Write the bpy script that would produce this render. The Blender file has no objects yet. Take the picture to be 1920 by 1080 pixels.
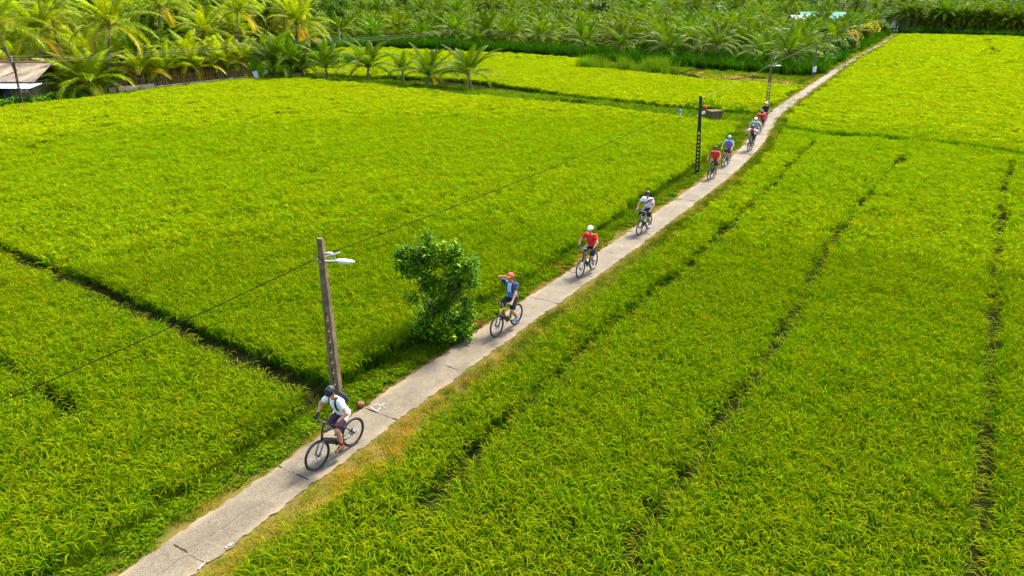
import bpy, math, random
import numpy as np
from mathutils import Matrix, Vector

# ------------------------------------------------------------------ camera, sky, sun, exposure
SC = bpy.context.scene
COL = SC.collection
CAM_H, FPX, YH = 9.5, 1300.0, -2.0            # height (m), focal length and horizon row of the 1920x1080 photograph
PITCH = math.atan((540 - YH) / FPX)
cd = bpy.data.cameras.new('camera'); cam = bpy.data.objects.new('camera', cd); COL.objects.link(cam)
cam.location = (0, 0, CAM_H); cam.rotation_euler = (math.pi / 2 - PITCH, 0, 0)
cd.sensor_width = 36.0; cd.lens = FPX / 1920 * 36; cd.clip_start = 0.1; cd.clip_end = 6000
SC.camera = cam

SUN_EL, SUN_AZ = math.radians(52), math.radians(40)   # azimuth clockwise from +Y (view direction): sun high on the right
SKY_S, SUN_S, EXPO = 0.06, 1.5, 2.97
w = bpy.data.worlds.new('World'); SC.world = w; w.use_nodes = True
nt = w.node_tree; nt.nodes.clear()
sky = nt.nodes.new('ShaderNodeTexSky'); sky.sky_type = 'NISHITA'; sky.sun_disc = False
sky.sun_elevation = SUN_EL; sky.sun_rotation = SUN_AZ; sky.air_density = 1.2; sky.dust_density = 3.0; sky.ozone_density = 0.6
bg = nt.nodes.new('ShaderNodeBackground'); bg.inputs[1].default_value = SKY_S
wo = nt.nodes.new('ShaderNodeOutputWorld')
nt.links.new(sky.outputs[0], bg.inputs[0]); nt.links.new(bg.outputs[0], wo.inputs[0])
sd = bpy.data.lights.new('sun', 'SUN'); sd.energy = SUN_S; sd.angle = math.radians(10); sd.color = (1.0, 0.93, 0.80)
so = bpy.data.objects.new('sun', sd); COL.objects.link(so)
sdir = Vector((math.sin(SUN_AZ) * math.cos(SUN_EL), math.cos(SUN_AZ) * math.cos(SUN_EL), math.sin(SUN_EL)))
so.rotation_euler = sdir.to_track_quat('Z', 'Y').to_euler(); so.location = (60, -30, 90)
SC.view_settings.view_transform = 'Standard'; SC.view_settings.look = 'None'
SC.view_settings.exposure = EXPO; SC.view_settings.gamma = 1.0; SC.view_settings.use_curve_mapping = False
SC.cycles.max_bounces = 4; SC.cycles.diffuse_bounces = 2; SC.cycles.transmission_bounces = 2
SC.cycles.glossy_bounces = 2; SC.cycles.transparent_max_bounces = 4
SC.cycles.caustics_reflective = False; SC.cycles.caustics_refractive = False
SC.cycles.use_denoising = True

RNG = np.random.default_rng(7)
R = random.Random(11)
PI = math.pi

# ------------------------------------------------------------------ measuring the photograph: pixel -> place
_cp, _sp = math.cos(PITCH), math.sin(PITCH)
def ray(x, y):
    u = (x - 960) / FPX; v = (540 - y) / FPX
    return np.array([u, _cp + v * _sp, -_sp + v * _cp])
def g(x, y, z=0.0):
    d = ray(x, y); t = (z - CAM_H) / d[2]; return d * t + np.array([0, 0, CAM_H])
def at(x, y, Y):
    d = ray(x, y); t = Y / d[1]; return d * t + np.array([0, 0, CAM_H])
def hz(x, y, base):
    return at(x, y, base[1])[2]
def gp(L, z=0.0):
    return np.array([g(x, y, z)[:2] for x, y in L])

# ------------------------------------------------------------------ object helpers
def tag(o, label=None, cat=None, group=None, kind=None):
    if label: o['label'] = label
    if cat: o['category'] = cat
    if group: o['group'] = group
    if kind: o['kind'] = kind
    return o
def link(name, me, parent=None, mat=None):
    o = bpy.data.objects.new(name, me); COL.objects.link(o)
    if parent is not None: o.parent = parent
    if mat is not None and me is not None:
        ms = mat if isinstance(mat, (list, tuple)) else [mat]
        for i, m in enumerate(ms):
            if i < len(me.materials): me.materials[i] = m
            else: me.materials.append(m)
    return o
def empty(name, loc=(0, 0, 0), rz=0.0, label=None, cat=None, group=None):
    o = bpy.data.objects.new(name, None); COL.objects.link(o)
    o.location = loc; o.rotation_euler = (0, 0, rz); o.empty_display_size = 0.2
    return tag(o, label, cat, group)
def slotmat(o, m):
    o.material_slots[0].link = 'OBJECT'; o.material_slots[0].material = m
def copy_tree(o, parent=None):
    c = o.copy(); COL.objects.link(c); c.parent = parent
    for ch in o.children: copy_tree(ch, c)
    return c

class MB:
    """collects pieces of one mesh"""
    def __init__(s): s.v = []; s.f = []; s.n = 0; s.c = []; s.mi = []
    def add(s, v, f, col=None, mi=0):
        v = np.asarray(v, float)
        s.v.append(v); s.f += [tuple(int(i) + s.n for i in q) for q in f]; s.mi += [mi] * len(f)
        if col is not None:
            c = np.asarray(col, float)
            s.c.append(np.broadcast_to(c, (len(v), c.shape[-1])) if c.ndim == 1 else c)
        s.n += len(v); return s
    def box(s, c, size, M=None, mi=0, taper=1.0):
        x, y, z = [k / 2 for k in size]
        v = np.array([[-x, -y, -z], [x, -y, -z], [x, y, -z], [-x, y, -z], [-x * taper, -y * taper, z], [x * taper, -y * taper, z], [x * taper, y * taper, z], [-x * taper, y * taper, z]])
        if M is not None: v = v @ np.array(M)[:3, :3].T
        return s.add(v + np.array(c), [(3, 2, 1, 0), (4, 5, 6, 7), (0, 1, 5, 4), (1, 2, 6, 5), (2, 3, 7, 6), (3, 0, 4, 7)], mi=mi)
    def tube(s, pts, r, n=8, closed=False, mi=0):
        pts = np.asarray(pts, float); k = len(pts); r = np.broadcast_to(np.asarray(r, float), (k,))
        if closed: t = np.roll(pts, -1, 0) - np.roll(pts, 1, 0)
        else: t = np.gradient(pts, axis=0)
        t /= np.linalg.norm(t, axis=1)[:, None] + 1e-9
        up = np.array([0, 0, 1.0]) if abs(t[0, 2]) < 0.9 else np.array([1.0, 0, 0])
        a = np.cross(t[0], up); a /= np.linalg.norm(a); A = []
        for i in range(k):
            a = a - t[i] * np.dot(a, t[i]); a /= np.linalg.norm(a) + 1e-9; A.append(a)
        A = np.array(A); B = np.cross(t, A)
        th = np.linspace(0, 2 * PI, n, endpoint=False)
        v = pts[:, None] + r[:, None, None] * (A[:, None] * np.cos(th)[None, :, None] + B[:, None] * np.sin(th)[None, :, None])
        f = []
        for i in range(k if closed else k - 1):
            j = (i + 1) % k
            for m in range(n):
                m2 = (m + 1) % n; f.append((i * n + m, i * n + m2, j * n + m2, j * n + m))
        if not closed: f += [tuple(range(n))[::-1], tuple((k - 1) * n + m for m in range(n))]
        return s.add(v.reshape(-1, 3), f, mi=mi)
    def lathe(s, prof, n=24, axis='z', c=(0, 0, 0), mi=0):
        prof = np.asarray(prof, float); th = np.linspace(0, 2 * PI, n, endpoint=False); k = len(prof)
        v = np.stack([prof[:, 0][:, None] * np.cos(th), prof[:, 0][:, None] * np.sin(th), np.repeat(prof[:, 1][:, None], n, 1)], -1).reshape(-1, 3)
        if axis == 'y': v = v[:, [0, 2, 1]] * np.array([1, 1, -1])
        if axis == 'x': v = v[:, [2, 0, 1]]
        f = []
        for i in range(k - 1):
            for m in range(n):
                m2 = (m + 1) % n; f.append((i * n + m, i * n + m2, (i + 1) * n + m2, (i + 1) * n + m))
        return s.add(v + np.array(c), f, mi=mi)
    def ribbon(s, sp, side, wid, col=None, mi=0):
        """N ribbons: spine (N,K,3), side (N,3), width (N,K), colour (N,3) or (N,K,3)"""
        N, K = sp.shape[:2]
        if side.ndim == 2: side = side[:, None, :]
        a = sp - side * wid[..., None] / 2; b = sp + side * wid[..., None] / 2
        v = np.stack([a, b], 2).reshape(-1, 3)
        base = (np.arange(N)[:, None] * K + np.arange(K - 1)[None]).reshape(-1) * 2
        f = np.stack([base, base + 1, base + 3, base + 2], -1)
        c = None
        if col is not None:
            if col.ndim == 2: col = np.repeat(col[:, None], K, 1)
            c = np.repeat(col.reshape(-1, 1, 3), 2, 1).reshape(-1, 3)
        return s.add(v, f.tolist(), c, mi)
    def mesh(s, name='mesh', smooth=False):
        me = bpy.data.meshes.new(name)
        v = np.concatenate(s.v) if s.v else np.zeros((0, 3))
        me.from_pydata(v.tolist(), [], s.f)
        if s.c:
            at_ = me.attributes.new('Col', 'FLOAT_COLOR', 'POINT')
            c = np.concatenate(s.c); c = np.concatenate([c, np.ones((len(c), 1))], 1)
            at_.data.foreach_set('color', c.astype(np.float32).ravel())
        if len(set(s.mi)) > 1: me.polygons.foreach_set('material_index', np.array(s.mi, np.int32))
        if smooth: me.polygons.foreach_set('use_smooth', np.ones(len(me.polygons), bool))
        me.update(); return me

# ------------------------------------------------------------------ materials
def newmat(name):
    m = bpy.data.materials.new(name); m.use_nodes = True
    n = m.node_tree; b = n.nodes['Principled BSDF']; return m, n, b
def pmat(name, col, rough=0.6, metal=0.0, var=0.0, scale=8.0, bump=0.0, spec=0.4, col2=None, detail=6.0):
    m, n, b = newmat(name)
    b.inputs['Roughness'].default_value = rough; b.inputs['Metallic'].default_value = metal
    b.inputs['Specular IOR Level'].default_value = spec
    b.inputs['Base Color'].default_value = (*col, 1)
    if var or col2 or bump:
        tc = n.nodes.new('ShaderNodeTexCoord'); nz = n.nodes.new('ShaderNodeTexNoise')
        nz.inputs['Scale'].default_value = scale; nz.inputs['Detail'].default_value = detail; nz.inputs['Roughness'].default_value = 0.65
        n.links.new(tc.outputs['Object'], nz.inputs['Vector'])
        r = n.nodes.new('ShaderNodeValToRGB'); c2 = col2 or tuple(c * (1 + var) for c in col); c1 = col if col2 else tuple(c * (1 - var) for c in col)
        r.color_ramp.elements[0].position = 0.35; r.color_ramp.elements[1].position = 0.65
        r.color_ramp.elements[0].color = (*c1, 1); r.color_ramp.elements[1].color = (*c2, 1)
        n.links.new(nz.outputs['Fac'], r.inputs['Fac']); n.links.new(r.outputs['Color'], b.inputs['Base Color'])
        if bump:
            bp = n.nodes.new('ShaderNodeBump'); bp.inputs['Strength'].default_value = 0.6; bp.inputs['Distance'].default_value = bump
            n.links.new(nz.outputs['Fac'], bp.inputs['Height']); n.links.new(bp.outputs['Normal'], b.inputs['Normal'])
    return m
def leafmat(name, tint=(1, 1, 1), trans=0.35, rough=0.5, var=0.25, patch=0.0, patchscale=0.05, spec=0.3, hue=0.02, tgain=1.25):
    """leaf colour from the mesh attribute, varied per plant and (patch) slowly over the field"""
    m, n, b = newmat(name); N = n.nodes; Lk = n.links
    a = N.new('ShaderNodeAttribute'); a.attribute_name = 'Col'
    oi = N.new('ShaderNodeObjectInfo')
    mx = N.new('ShaderNodeMix'); mx.data_type = 'RGBA'; mx.blend_type = 'MULTIPLY'; mx.inputs[0].default_value = 1
    Lk.new(a.outputs['Color'], mx.inputs[6]); mx.inputs[7].default_value = (*tint, 1)
    hs = N.new('ShaderNodeHueSaturation'); Lk.new(mx.outputs[2], hs.inputs['Color'])
    mr = N.new('ShaderNodeMapRange'); mr.inputs[3].default_value = 1 - var; mr.inputs[4].default_value = 1 + var
    Lk.new(oi.outputs['Random'], mr.inputs[0])
    val = mr.outputs[0]
    mh = N.new('ShaderNodeMath'); mh.operation = 'MULTIPLY'; mh.inputs[1].default_value = 7.31; Lk.new(oi.outputs['Random'], mh.inputs[0])
    fr = N.new('ShaderNodeMath'); fr.operation = 'FRACT'; Lk.new(mh.outputs[0], fr.inputs[0])
    mr2 = N.new('ShaderNodeMapRange'); mr2.inputs[3].default_value = 0.5 - hue; mr2.inputs[4].default_value = 0.5 + hue
    Lk.new(fr.outputs[0], mr2.inputs[0]); h = mr2.outputs[0]
    if patch:
        nz = N.new('ShaderNodeTexNoise'); nz.inputs['Scale'].default_value = patchscale; nz.inputs['Detail'].default_value = 4
        Lk.new(oi.outputs['Location'], nz.inputs['Vector'])
        m3 = N.new('ShaderNodeMapRange'); m3.inputs[1].default_value = .3; m3.inputs[2].default_value = .7; m3.inputs[3].default_value = -patch; m3.inputs[4].default_value = patch
        Lk.new(nz.outputs['Fac'], m3.inputs[0])
        ad = N.new('ShaderNodeMath'); ad.operation = 'ADD'; Lk.new(h, ad.inputs[0]); Lk.new(m3.outputs[0], ad.inputs[1]); h = ad.outputs[0]
    Lk.new(val, hs.inputs['Value']); Lk.new(h, hs.inputs['Hue'])
    Lk.new(hs.outputs[0], b.inputs['Base Color'])
    b.inputs['Roughness'].default_value = rough; b.inputs['Specular IOR Level'].default_value = spec
    tr = N.new('ShaderNodeBsdfTranslucent')
    tm = N.new('ShaderNodeMix'); tm.data_type = 'RGBA'; tm.blend_type = 'MULTIPLY'; tm.inputs[0].default_value = 1
    Lk.new(hs.outputs[0], tm.inputs[6]); tm.inputs[7].default_value = (tgain * .97, tgain * 1.05, tgain * .3, 1)
    Lk.new(tm.outputs[2], tr.inputs['Color'])
    ms = N.new('ShaderNodeMixShader'); ms.inputs[0].default_value = trans
    Lk.new(b.outputs[0], ms.inputs[1]); Lk.new(tr.outputs[0], ms.inputs[2])
    Lk.new(ms.outputs[0], N['Material Output'].inputs['Surface'])
    return m

M_rice = leafmat('rice_leaves', (1, 1, 1), 0.42, 0.7, 0.18, patch=0.010, patchscale=0.06, spec=0.0)
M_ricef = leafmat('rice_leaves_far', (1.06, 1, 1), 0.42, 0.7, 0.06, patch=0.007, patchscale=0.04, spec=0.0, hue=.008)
M_grass = leafmat('verge_grass', (1, 1, 1), 0.25, 0.7, 0.25, patch=0.010, patchscale=0.5, spec=0.0)
M_palm = leafmat('palm_leaf', (1.35, 1.2, .8), 0.4, 0.45, 0.22, hue=0.015, spec=0.07)  # left grove leaves tinted brighter, putting a sun patch into the colour
M_palmd = leafmat('plantation_leaf', (.60, .67, .25), 0.24, 0.5, 0.40, hue=0.02, spec=0.03)
M_palmg = leafmat('young_palm_leaf', (.54, .66, .4), 0.3, 0.45, 0.2, hue=0.015, spec=0.05)
M_leaf = leafmat('broad_leaf', (1, 1, 1), 0.3, 0.5, 0.15, spec=0.05)
M_far = leafmat('far_leaf', (1, 1, 1), 0.3, 0.6, 0.25)
M_mud = pmat('paddy_soil', (.010, .010, .004), 1.0, col2=(.018, .018, .005), scale=0.8, spec=0.0)
M_earth = pmat('verge_soil', (.14, .085, .025), 0.95, col2=(.08, .085, .012), scale=2.5, bump=.02, spec=.05)
M_bark = pmat('bark', (.13, .10, .07), 0.9, var=.4, scale=12, bump=.03)
M_black = pmat('black_rubber', (.012, .012, .013), 0.6)
M_steel = pmat('steel', (.55, .56, .58), 0.35, 1.0)
M_wire = pmat('wire_dark', (.015, .013, .010), 0.95, spec=0.0)
M_wirel = pmat('wire_bright', (.20, .18, .12), 0.7)

def concrete():
    m, n, b = newmat('path_concrete'); N = n.nodes; Lk = n.links
    tc = N.new('ShaderNodeTexCoord')
    def noise(s, d=5, r=.6):
        z = N.new('ShaderNodeTexNoise'); z.inputs['Scale'].default_value = s; z.inputs['Detail'].default_value = d; z.inputs['Roughness'].default_value = r
        Lk.new(tc.outputs['Object'], z.inputs['Vector']); return z
    big, mid, fine = noise(.7), noise(5, 8, .75), noise(45, 3)
    r1 = N.new('ShaderNodeValToRGB'); Lk.new(big.outputs['Fac'], r1.inputs['Fac'])
    r1.color_ramp.elements[0].position = .3; r1.color_ramp.elements[1].position = .7
    r1.color_ramp.elements[0].color = (.100, .082, .053, 1); r1.color_ramp.elements[1].color = (.172, .143, .098, 1)
    r2 = N.new('ShaderNodeValToRGB'); Lk.new(mid.outputs['Fac'], r2.inputs['Fac'])
    r2.color_ramp.elements[0].position = .3; r2.color_ramp.elements[1].position = .7
    r2.color_ramp.elements[0].color = (.62, .6, .58, 1); r2.color_ramp.elements[1].color = (1.1, 1.08, 1.05, 1)
    m1 = N.new('ShaderNodeMix'); m1.data_type = 'RGBA'; m1.blend_type = 'MULTIPLY'; m1.inputs[0].default_value = .8
    Lk.new(r1.outputs[0], m1.inputs[6]); Lk.new(r2.outputs[0], m1.inputs[7])
    r3 = N.new('ShaderNodeValToRGB'); Lk.new(fine.outputs['Fac'], r3.inputs['Fac'])
    r3.color_ramp.elements[0].position = .38; r3.color_ramp.elements[1].position = .62
    r3.color_ramp.elements[0].color = (.5, .5, .5, 1); r3.color_ramp.elements[1].color = (1.45, 1.43, 1.4, 1)
    m2 = N.new('ShaderNodeMix'); m2.data_type = 'RGBA'; m2.blend_type = 'MULTIPLY'; m2.inputs[0].default_value = .8
    Lk.new(m1.outputs[2], m2.inputs[6]); Lk.new(r3.outputs[0], m2.inputs[7])
    stn = noise(1.7, 6, .7); r4 = N.new('ShaderNodeValToRGB'); Lk.new(stn.outputs['Fac'], r4.inputs['Fac'])
    r4.color_ramp.elements[0].position = .52; r4.color_ramp.elements[1].position = .66; r4.color_ramp.elements[0].color = (0, 0, 0, 1); r4.color_ramp.elements[1].color = (.5, .5, .5, 1)
    m4 = N.new('ShaderNodeMix'); m4.data_type = 'RGBA'; Lk.new(r4.outputs[0], m4.inputs[0]); Lk.new(m2.outputs[2], m4.inputs[6]); m4.inputs[7].default_value = (.075, .055, .030, 1); m2 = m4
    # pale trodden dust along the slab's broken edges (mesh attribute 'edge')
    ea = N.new('ShaderNodeAttribute'); ea.attribute_name = 'edge'
    m3 = N.new('ShaderNodeMix'); m3.data_type = 'RGBA'; Lk.new(ea.outputs['Fac'], m3.inputs[0])
    Lk.new(m2.outputs[2], m3.inputs[6]); m3.inputs[7].default_value = (.21, .155, .095, 1)
    Lk.new(m3.outputs[2], b.inputs['Base Color']); b.inputs['Roughness'].default_value = .9
    bp = N.new('ShaderNodeBump'); bp.inputs['Strength'].default_value = .5; bp.inputs['Distance'].default_value = .01
    Lk.new(fine.outputs['Fac'], bp.inputs['Height']); Lk.new(bp.outputs['Normal'], b.inputs['Normal'])
    return m
M_conc = concrete()

# ------------------------------------------------------------------ scattering many small plants (stuff): points + instance collection
def proto_coll(name, meshes, mat):
    c = bpy.data.collections.new(name)
    for i, me in enumerate(meshes):
        if not len(me.materials):
            for mm in (mat if isinstance(mat, (list, tuple)) else [mat]): me.materials.append(mm)
        o = bpy.data.objects.new('%s_%02d' % (name, i), me); c.objects.link(o)
    return c
def scatter(name, pts, rot, scl, idx, coll, label=None, cat=None):
    me = bpy.data.meshes.new(name); me.vertices.add(len(pts)); me.vertices.foreach_set('co', np.asarray(pts, np.float32).ravel())
    for nm, ty, arr, fld in (('rot', 'FLOAT_VECTOR', rot, 'vector'), ('scl', 'FLOAT_VECTOR', scl, 'vector'), ('idx', 'INT', idx, 'value')):
        a = me.attributes.new(nm, ty, 'POINT'); a.data.foreach_set(fld, np.asarray(arr, np.int32 if ty == 'INT' else np.float32).ravel())
    o = link(name, me)
    ng = bpy.data.node_groups.new(name + '_nodes', 'GeometryNodeTree')
    ng.interface.new_socket('Geometry', in_out='INPUT', socket_type='NodeSocketGeometry')
    ng.interface.new_socket('Geometry', in_out='OUTPUT', socket_type='NodeSocketGeometry')
    N = ng.nodes; gi = N.new('NodeGroupInput'); go = N.new('NodeGroupOutput')
    ci = N.new('GeometryNodeCollectionInfo'); ci.inputs['Collection'].default_value = coll
    ci.inputs['Separate Children'].default_value = True; ci.inputs['Reset Children'].default_value = True
    ip = N.new('GeometryNodeInstanceOnPoints'); ip.inputs['Pick Instance'].default_value = True
    def na(nm, ty):
        q = N.new('GeometryNodeInputNamedAttribute'); q.data_type = ty; q.inputs['Name'].default_value = nm; return q.outputs[0]
    L = ng.links
    L.new(gi.outputs[0], ip.inputs['Points']); L.new(ci.outputs[0], ip.inputs['Instance'])
    L.new(na('idx', 'INT'), ip.inputs['Instance Index'])
    e2r = N.new('FunctionNodeEulerToRotation'); L.new(na('rot', 'FLOAT_VECTOR'), e2r.inputs[0])
    L.new(e2r.outputs[0], ip.inputs['Rotation']); L.new(na('scl', 'FLOAT_VECTOR'), ip.inputs['Scale'])
    L.new(ip.outputs[0], go.inputs[0])
    md = o.modifiers.new('plants', 'NODES'); md.node_group = ng
    return tag(o, label, cat, kind='stuff')

def inpoly(p, poly):
    x, y = p[:, 0], p[:, 1]; c = np.zeros(len(p), bool); n = len(poly)
    for i in range(n):
        x1, y1 = poly[i]; x2, y2 = poly[(i + 1) % n]
        k = (y1 > y) != (y2 > y)
        with np.errstate(divide='ignore', invalid='ignore'):
            c ^= k & (x < (x2 - x1) * (y - y1) / (y2 - y1 + 1e-12) + x1)
    return c
def pldist(p, pl):
    d = np.full(len(p), 1e9)
    for a, b in zip(pl[:-1], pl[1:]):
        ab = b - a; t = np.clip(((p - a) @ ab) / (ab @ ab), 0, 1)
        d = np.minimum(d, np.hypot(*(p - a - t[:, None] * ab).T))
    return d
def lowf(p, s, seed=0):
    r = np.random.default_rng(seed + 100); o = np.zeros(len(p))
    for k in range(6):
        th = r.uniform(0, 2 * PI); fr = s * r.uniform(.6, 1.8); o += np.sin(p[:, 0] * math.cos(th) * fr + p[:, 1] * math.sin(th) * fr + r.uniform(0, 6.28))
    return o / 2.4
def arc(N, K, base, az, th0, th1, ln, pw=1.4, rng=RNG):
    """spines that leave base at angle th0 from vertical and bend to th1"""
    t = np.linspace(0, 1, K); th = th0[:, None] + (th1 - th0)[:, None] * t[None] ** pw
    ds = (ln / (K - 1))[:, None]
    r = np.concatenate([np.zeros((N, 1)), np.cumsum(np.sin((th[:, 1:] + th[:, :-1]) / 2) * ds, 1)], 1)
    z = np.concatenate([np.zeros((N, 1)), np.cumsum(np.cos((th[:, 1:] + th[:, :-1]) / 2) * ds, 1)], 1)
    return np.stack([base[:, 0:1] + r * np.cos(az)[:, None], base[:, 1:2] + r * np.sin(az)[:, None], base[:, 2:3] + z], -1)

# ================================================================== SETTING
# ---- path line
PL = [(215.6, 1077.7), (315.6, 1013), (381, 966), (477, 901.7), (533, 866), (601.7, 815), (683, 763), (737, 721), (785, 692), (839, 661), (893, 623), (972.5, 569), (1039, 527.5), (1131, 471), (1223, 401.7), (1291.7, 355), (1353, 311.7), (1396.7, 271.7), (1426.5, 235.5), (1438.7, 213), (1461, 197), (1493.7, 176.5), (1554.8, 135.7), (1616, 99), (1660.7, 74.6), (1681, 59)]
PRt = [(364.6, 1076.7), (439.6, 1020), (487.5, 985), (537.5, 947.5), (587.5, 908), (658, 857.7), (743, 794), (799.6, 746), (872.5, 696), (931, 656.7), (964, 627.5), (1045, 569), (1112, 521), (1172.5, 477.5), (1261.7, 413), (1350, 346.7), (1393, 310), (1433, 265), (1445, 240), (1451, 227), (1467, 211), (1493.7, 190.7), (1554.8, 148), (1605.7, 111), (1640, 95), (1664.8, 78.7), (1689, 59)]
Lw, Rw = gp(PL), gp(PRt)
def resample(P, n):
    d = np.concatenate([[0], np.cumsum(np.hypot(*np.diff(P, axis=0).T))]); s = np.linspace(0, d[-1], n)
    return np.stack([np.interp(s, d, P[:, 0]), np.interp(s, d, P[:, 1])], -1)
d0 = np.array([-.53, -.85])
ys = np.concatenate([np.linspace(9.4, 60, 36), np.linspace(64, 232, 40)])
Cl = np.stack([(np.interp(ys, Lw[:, 1], Lw[:, 0]) + np.interp(ys, Rw[:, 1], Rw[:, 0])) / 2, ys], -1)
for _ in range(2): Cl[1:-1] = (Cl[:-2] + 2 * Cl[1:-1] + Cl[2:]) / 4
Cl = np.concatenate([Cl[:1] + d0 * k for k in (12, 6, 3, 1)] + [Cl, Cl[-1:] + np.array([.35, .94]) * 14, Cl[-1:] + np.array([.2, .97]) * 60])
CS = np.concatenate([[0], np.cumsum(np.hypot(*np.diff(Cl, axis=0).T))])
def pc(s, off=0.0, z=0.0):
    """point on the path: arc length s, offset to the left"""
    x = np.interp(s, CS, Cl[:, 0]); y = np.interp(s, CS, Cl[:, 1])
    e = .6; tx = np.interp(s + e, CS, Cl[:, 0]) - np.interp(s - e, CS, Cl[:, 0]); ty = np.interp(s + e, CS, Cl[:, 1]) - np.interp(s - e, CS, Cl[:, 1])
    l = np.hypot(tx, ty) + 1e-9; tx, ty = tx / l, ty / l
    return np.stack([x - ty * off, y + tx * off, np.broadcast_to(z, np.shape(x)) * 1.0], -1)
def s_of(p):
    k = np.argmin(np.hypot(*(Cl - np.asarray(p)[:2]).T)); best = (1e9, 0)
    for i in (max(k - 1, 0), min(k, len(Cl) - 2)):
        a, b = Cl[i], Cl[i + 1]; t = np.clip(np.dot(np.asarray(p)[:2] - a, b - a) / np.dot(b - a, b - a), 0, 1)
        d = np.hypot(*(np.asarray(p)[:2] - a - t * (b - a)))
        if d < best[0]: best = (d, CS[i] + t * (CS[i + 1] - CS[i]))
    return best[1]
S_END = CS[-1]
HALF = .565
GZ = -.26                                   # level of the paddies below the path

# ---- ground sheet
mb = MB(); mb.add([[-2500, -200, GZ], [2500, -200, GZ], [2500, 4000, GZ], [-2500, 4000, GZ]], [(0, 1, 2, 3)])
tag(link('ground', mb.mesh('ground'), None, M_mud), kind='structure')

# ---- embankment carrying the path
ss = np.arange(0, S_END, .8)
offs = [(-1.75, GZ - .02), (-1.35, -.08), (-.75, -.018), (-.5, -.02), (.5, -.02), (.75, -.018), (1.45, -.07), (1.95, GZ - .02)]
vv = np.concatenate([pc(ss, -o, z) for o, z in [(-o, z) for o, z in offs]])
vv[:, 2] += np.where((vv[:, 2] > -.2), .010 * np.sin(vv[:, 0] * 3.1) * np.cos(vv[:, 1] * 2.7), 0)
n = len(ss); ff = []
for k in range(len(offs) - 1):
    for i in range(n - 1): ff.append((k * n + i, k * n + i + 1, (k + 1) * n + i + 1, (k + 1) * n + i))
mb = MB(); mb.add(vv, [q[::-1] for q in ff]); tag(link('embankment', mb.mesh('embankment', True), None, M_earth), kind='structure')

# ---- path slabs: cracked concrete cast in bays
JPX = [((315, 1013), (383, 1058)), ((521, 873), (590, 905)), ((684, 763), (745, 790)), ((818, 680), (870, 697)), ((998, 557), (1048, 570)), ((1068, 510), (1112, 519)), ((1133, 472), (1170, 478)), ((1190, 428), (1216, 447))]
J = [s_of((g(*a) + g(*b)) / 2) for a, b in JPX]
J = [J[0] - 9, J[0] - 6, J[0] - 3.1] + J
while J[-1] < S_END - 4: J.append(J[-1] + R.uniform(2.8, 3.6))
path = empty('path', (0, 0, 0)); path['kind'] = 'structure'
path['label'] = 'narrow pale concrete path running between the rice fields'
def edge_jit(s, side):
    return .02 * math.sin(s * 1.9 + side * 2) + .018 * math.sin(s * 4.3 + side) + .018 * math.sin(s * 9.7 + 3 * side) + .018 * math.sin(s * 17 + side) + .014 * math.sin(s * 29 + side)
def slab(s0, s1, lo, ro, zz, tilt):
    """lo/ro: functions giving the left and right limits"""
    k = max(6, int((s1 - s0) / (.07 if s0 < 45 else .5))); s = np.linspace(s0, s1, k)
    nx = 9 if s0 < 60 else 5
    L_ = np.array([lo(q) for q in s]); R_ = np.array([ro(q) for q in s])
    fr = np.linspace(0, 1, nx); fr = (3 * fr ** 2 - 2 * fr ** 3) * .5 + fr * .5
    rows = []; edge = []
    for f in fr:
        o = L_ * (1 - f) + R_ * f; q = pc(s + .02 * np.sin(o * 8 + s0) + .01 * np.sin(o * 21 + s0), o)
        q[:, 2] = zz + tilt * (s - s0) + .006 * np.sin(q[:, 0] * 5) * np.cos(q[:, 1] * 4)
        rows.append(q); e = np.zeros(k)
        dd = np.minimum(np.abs(o - HALF), np.abs(o + HALF)); e = np.clip(1 - dd / .16, 0, 1) * (.55 + .45 * np.sin(s * 3.3 + o * 2))
        edge.append(np.clip(e, 0, .85))
    top = np.stack(rows, 1); v = top.reshape(-1, 3); f = []
    for i in range(k - 1):
        for j in range(nx - 1): a = i * nx + j; f.append((a, a + nx, a + nx + 1, a + 1))
    loop = [j for j in range(nx)] + [i * nx + nx - 1 for i in range(1, k)] + [(k - 1) * nx + j for j in range(nx - 2, -1, -1)] + [i * nx for i in range(k - 2, 0, -1)]
    m = len(v); low = v[loop] - np.array([0, 0, .09])
    nl = len(loop); f += [(loop[i], loop[(i + 1) % nl], m + (i + 1) % nl, m + i) for i in range(nl)]
    mb = MB(); mb.add(np.concatenate([v, low]), [q[::-1] for q in f]); me = mb.mesh('slab')
    a = me.attributes.new('edge', 'FLOAT', 'POINT'); a.data.foreach_set('value', np.concatenate([np.array(edge).T.ravel(), np.full(nl, .6)]).astype(np.float32))
    return link('slab', me, path, M_conc)
def crack(s): return .02 + .13 * math.sin(s * 1.1 + 1) + .05 * math.sin(s * 3.7) + .025 * math.sin(s * 9.1)
for i in range(len(J) - 1):
    s0, s1 = J[i] + R.uniform(.003, .008), J[i + 1] - R.uniform(.003, .008)
    lo = lambda s: HALF + edge_jit(s, 1); ro = lambda s: -HALF + edge_jit(s, -1)
    zz, tl = R.uniform(-.006, .008), R.uniform(-.003, .003)
    if i == 3:
        slab(s0, s1, lo, lambda s: crack(s) + .007, zz, tl); slab(s0, s1, lambda s: crack(s) - .007, ro, zz + .006, tl)
    elif i == 2:
        slab(s0, s1, lo, lambda s: crack(s) + .004 - .2, zz, tl); slab(s0, s1, lambda s: crack(s) - .004 - .2, ro, zz - .004, tl)
    else: slab(s0, s1, lo, ro, zz, tl)
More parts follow.
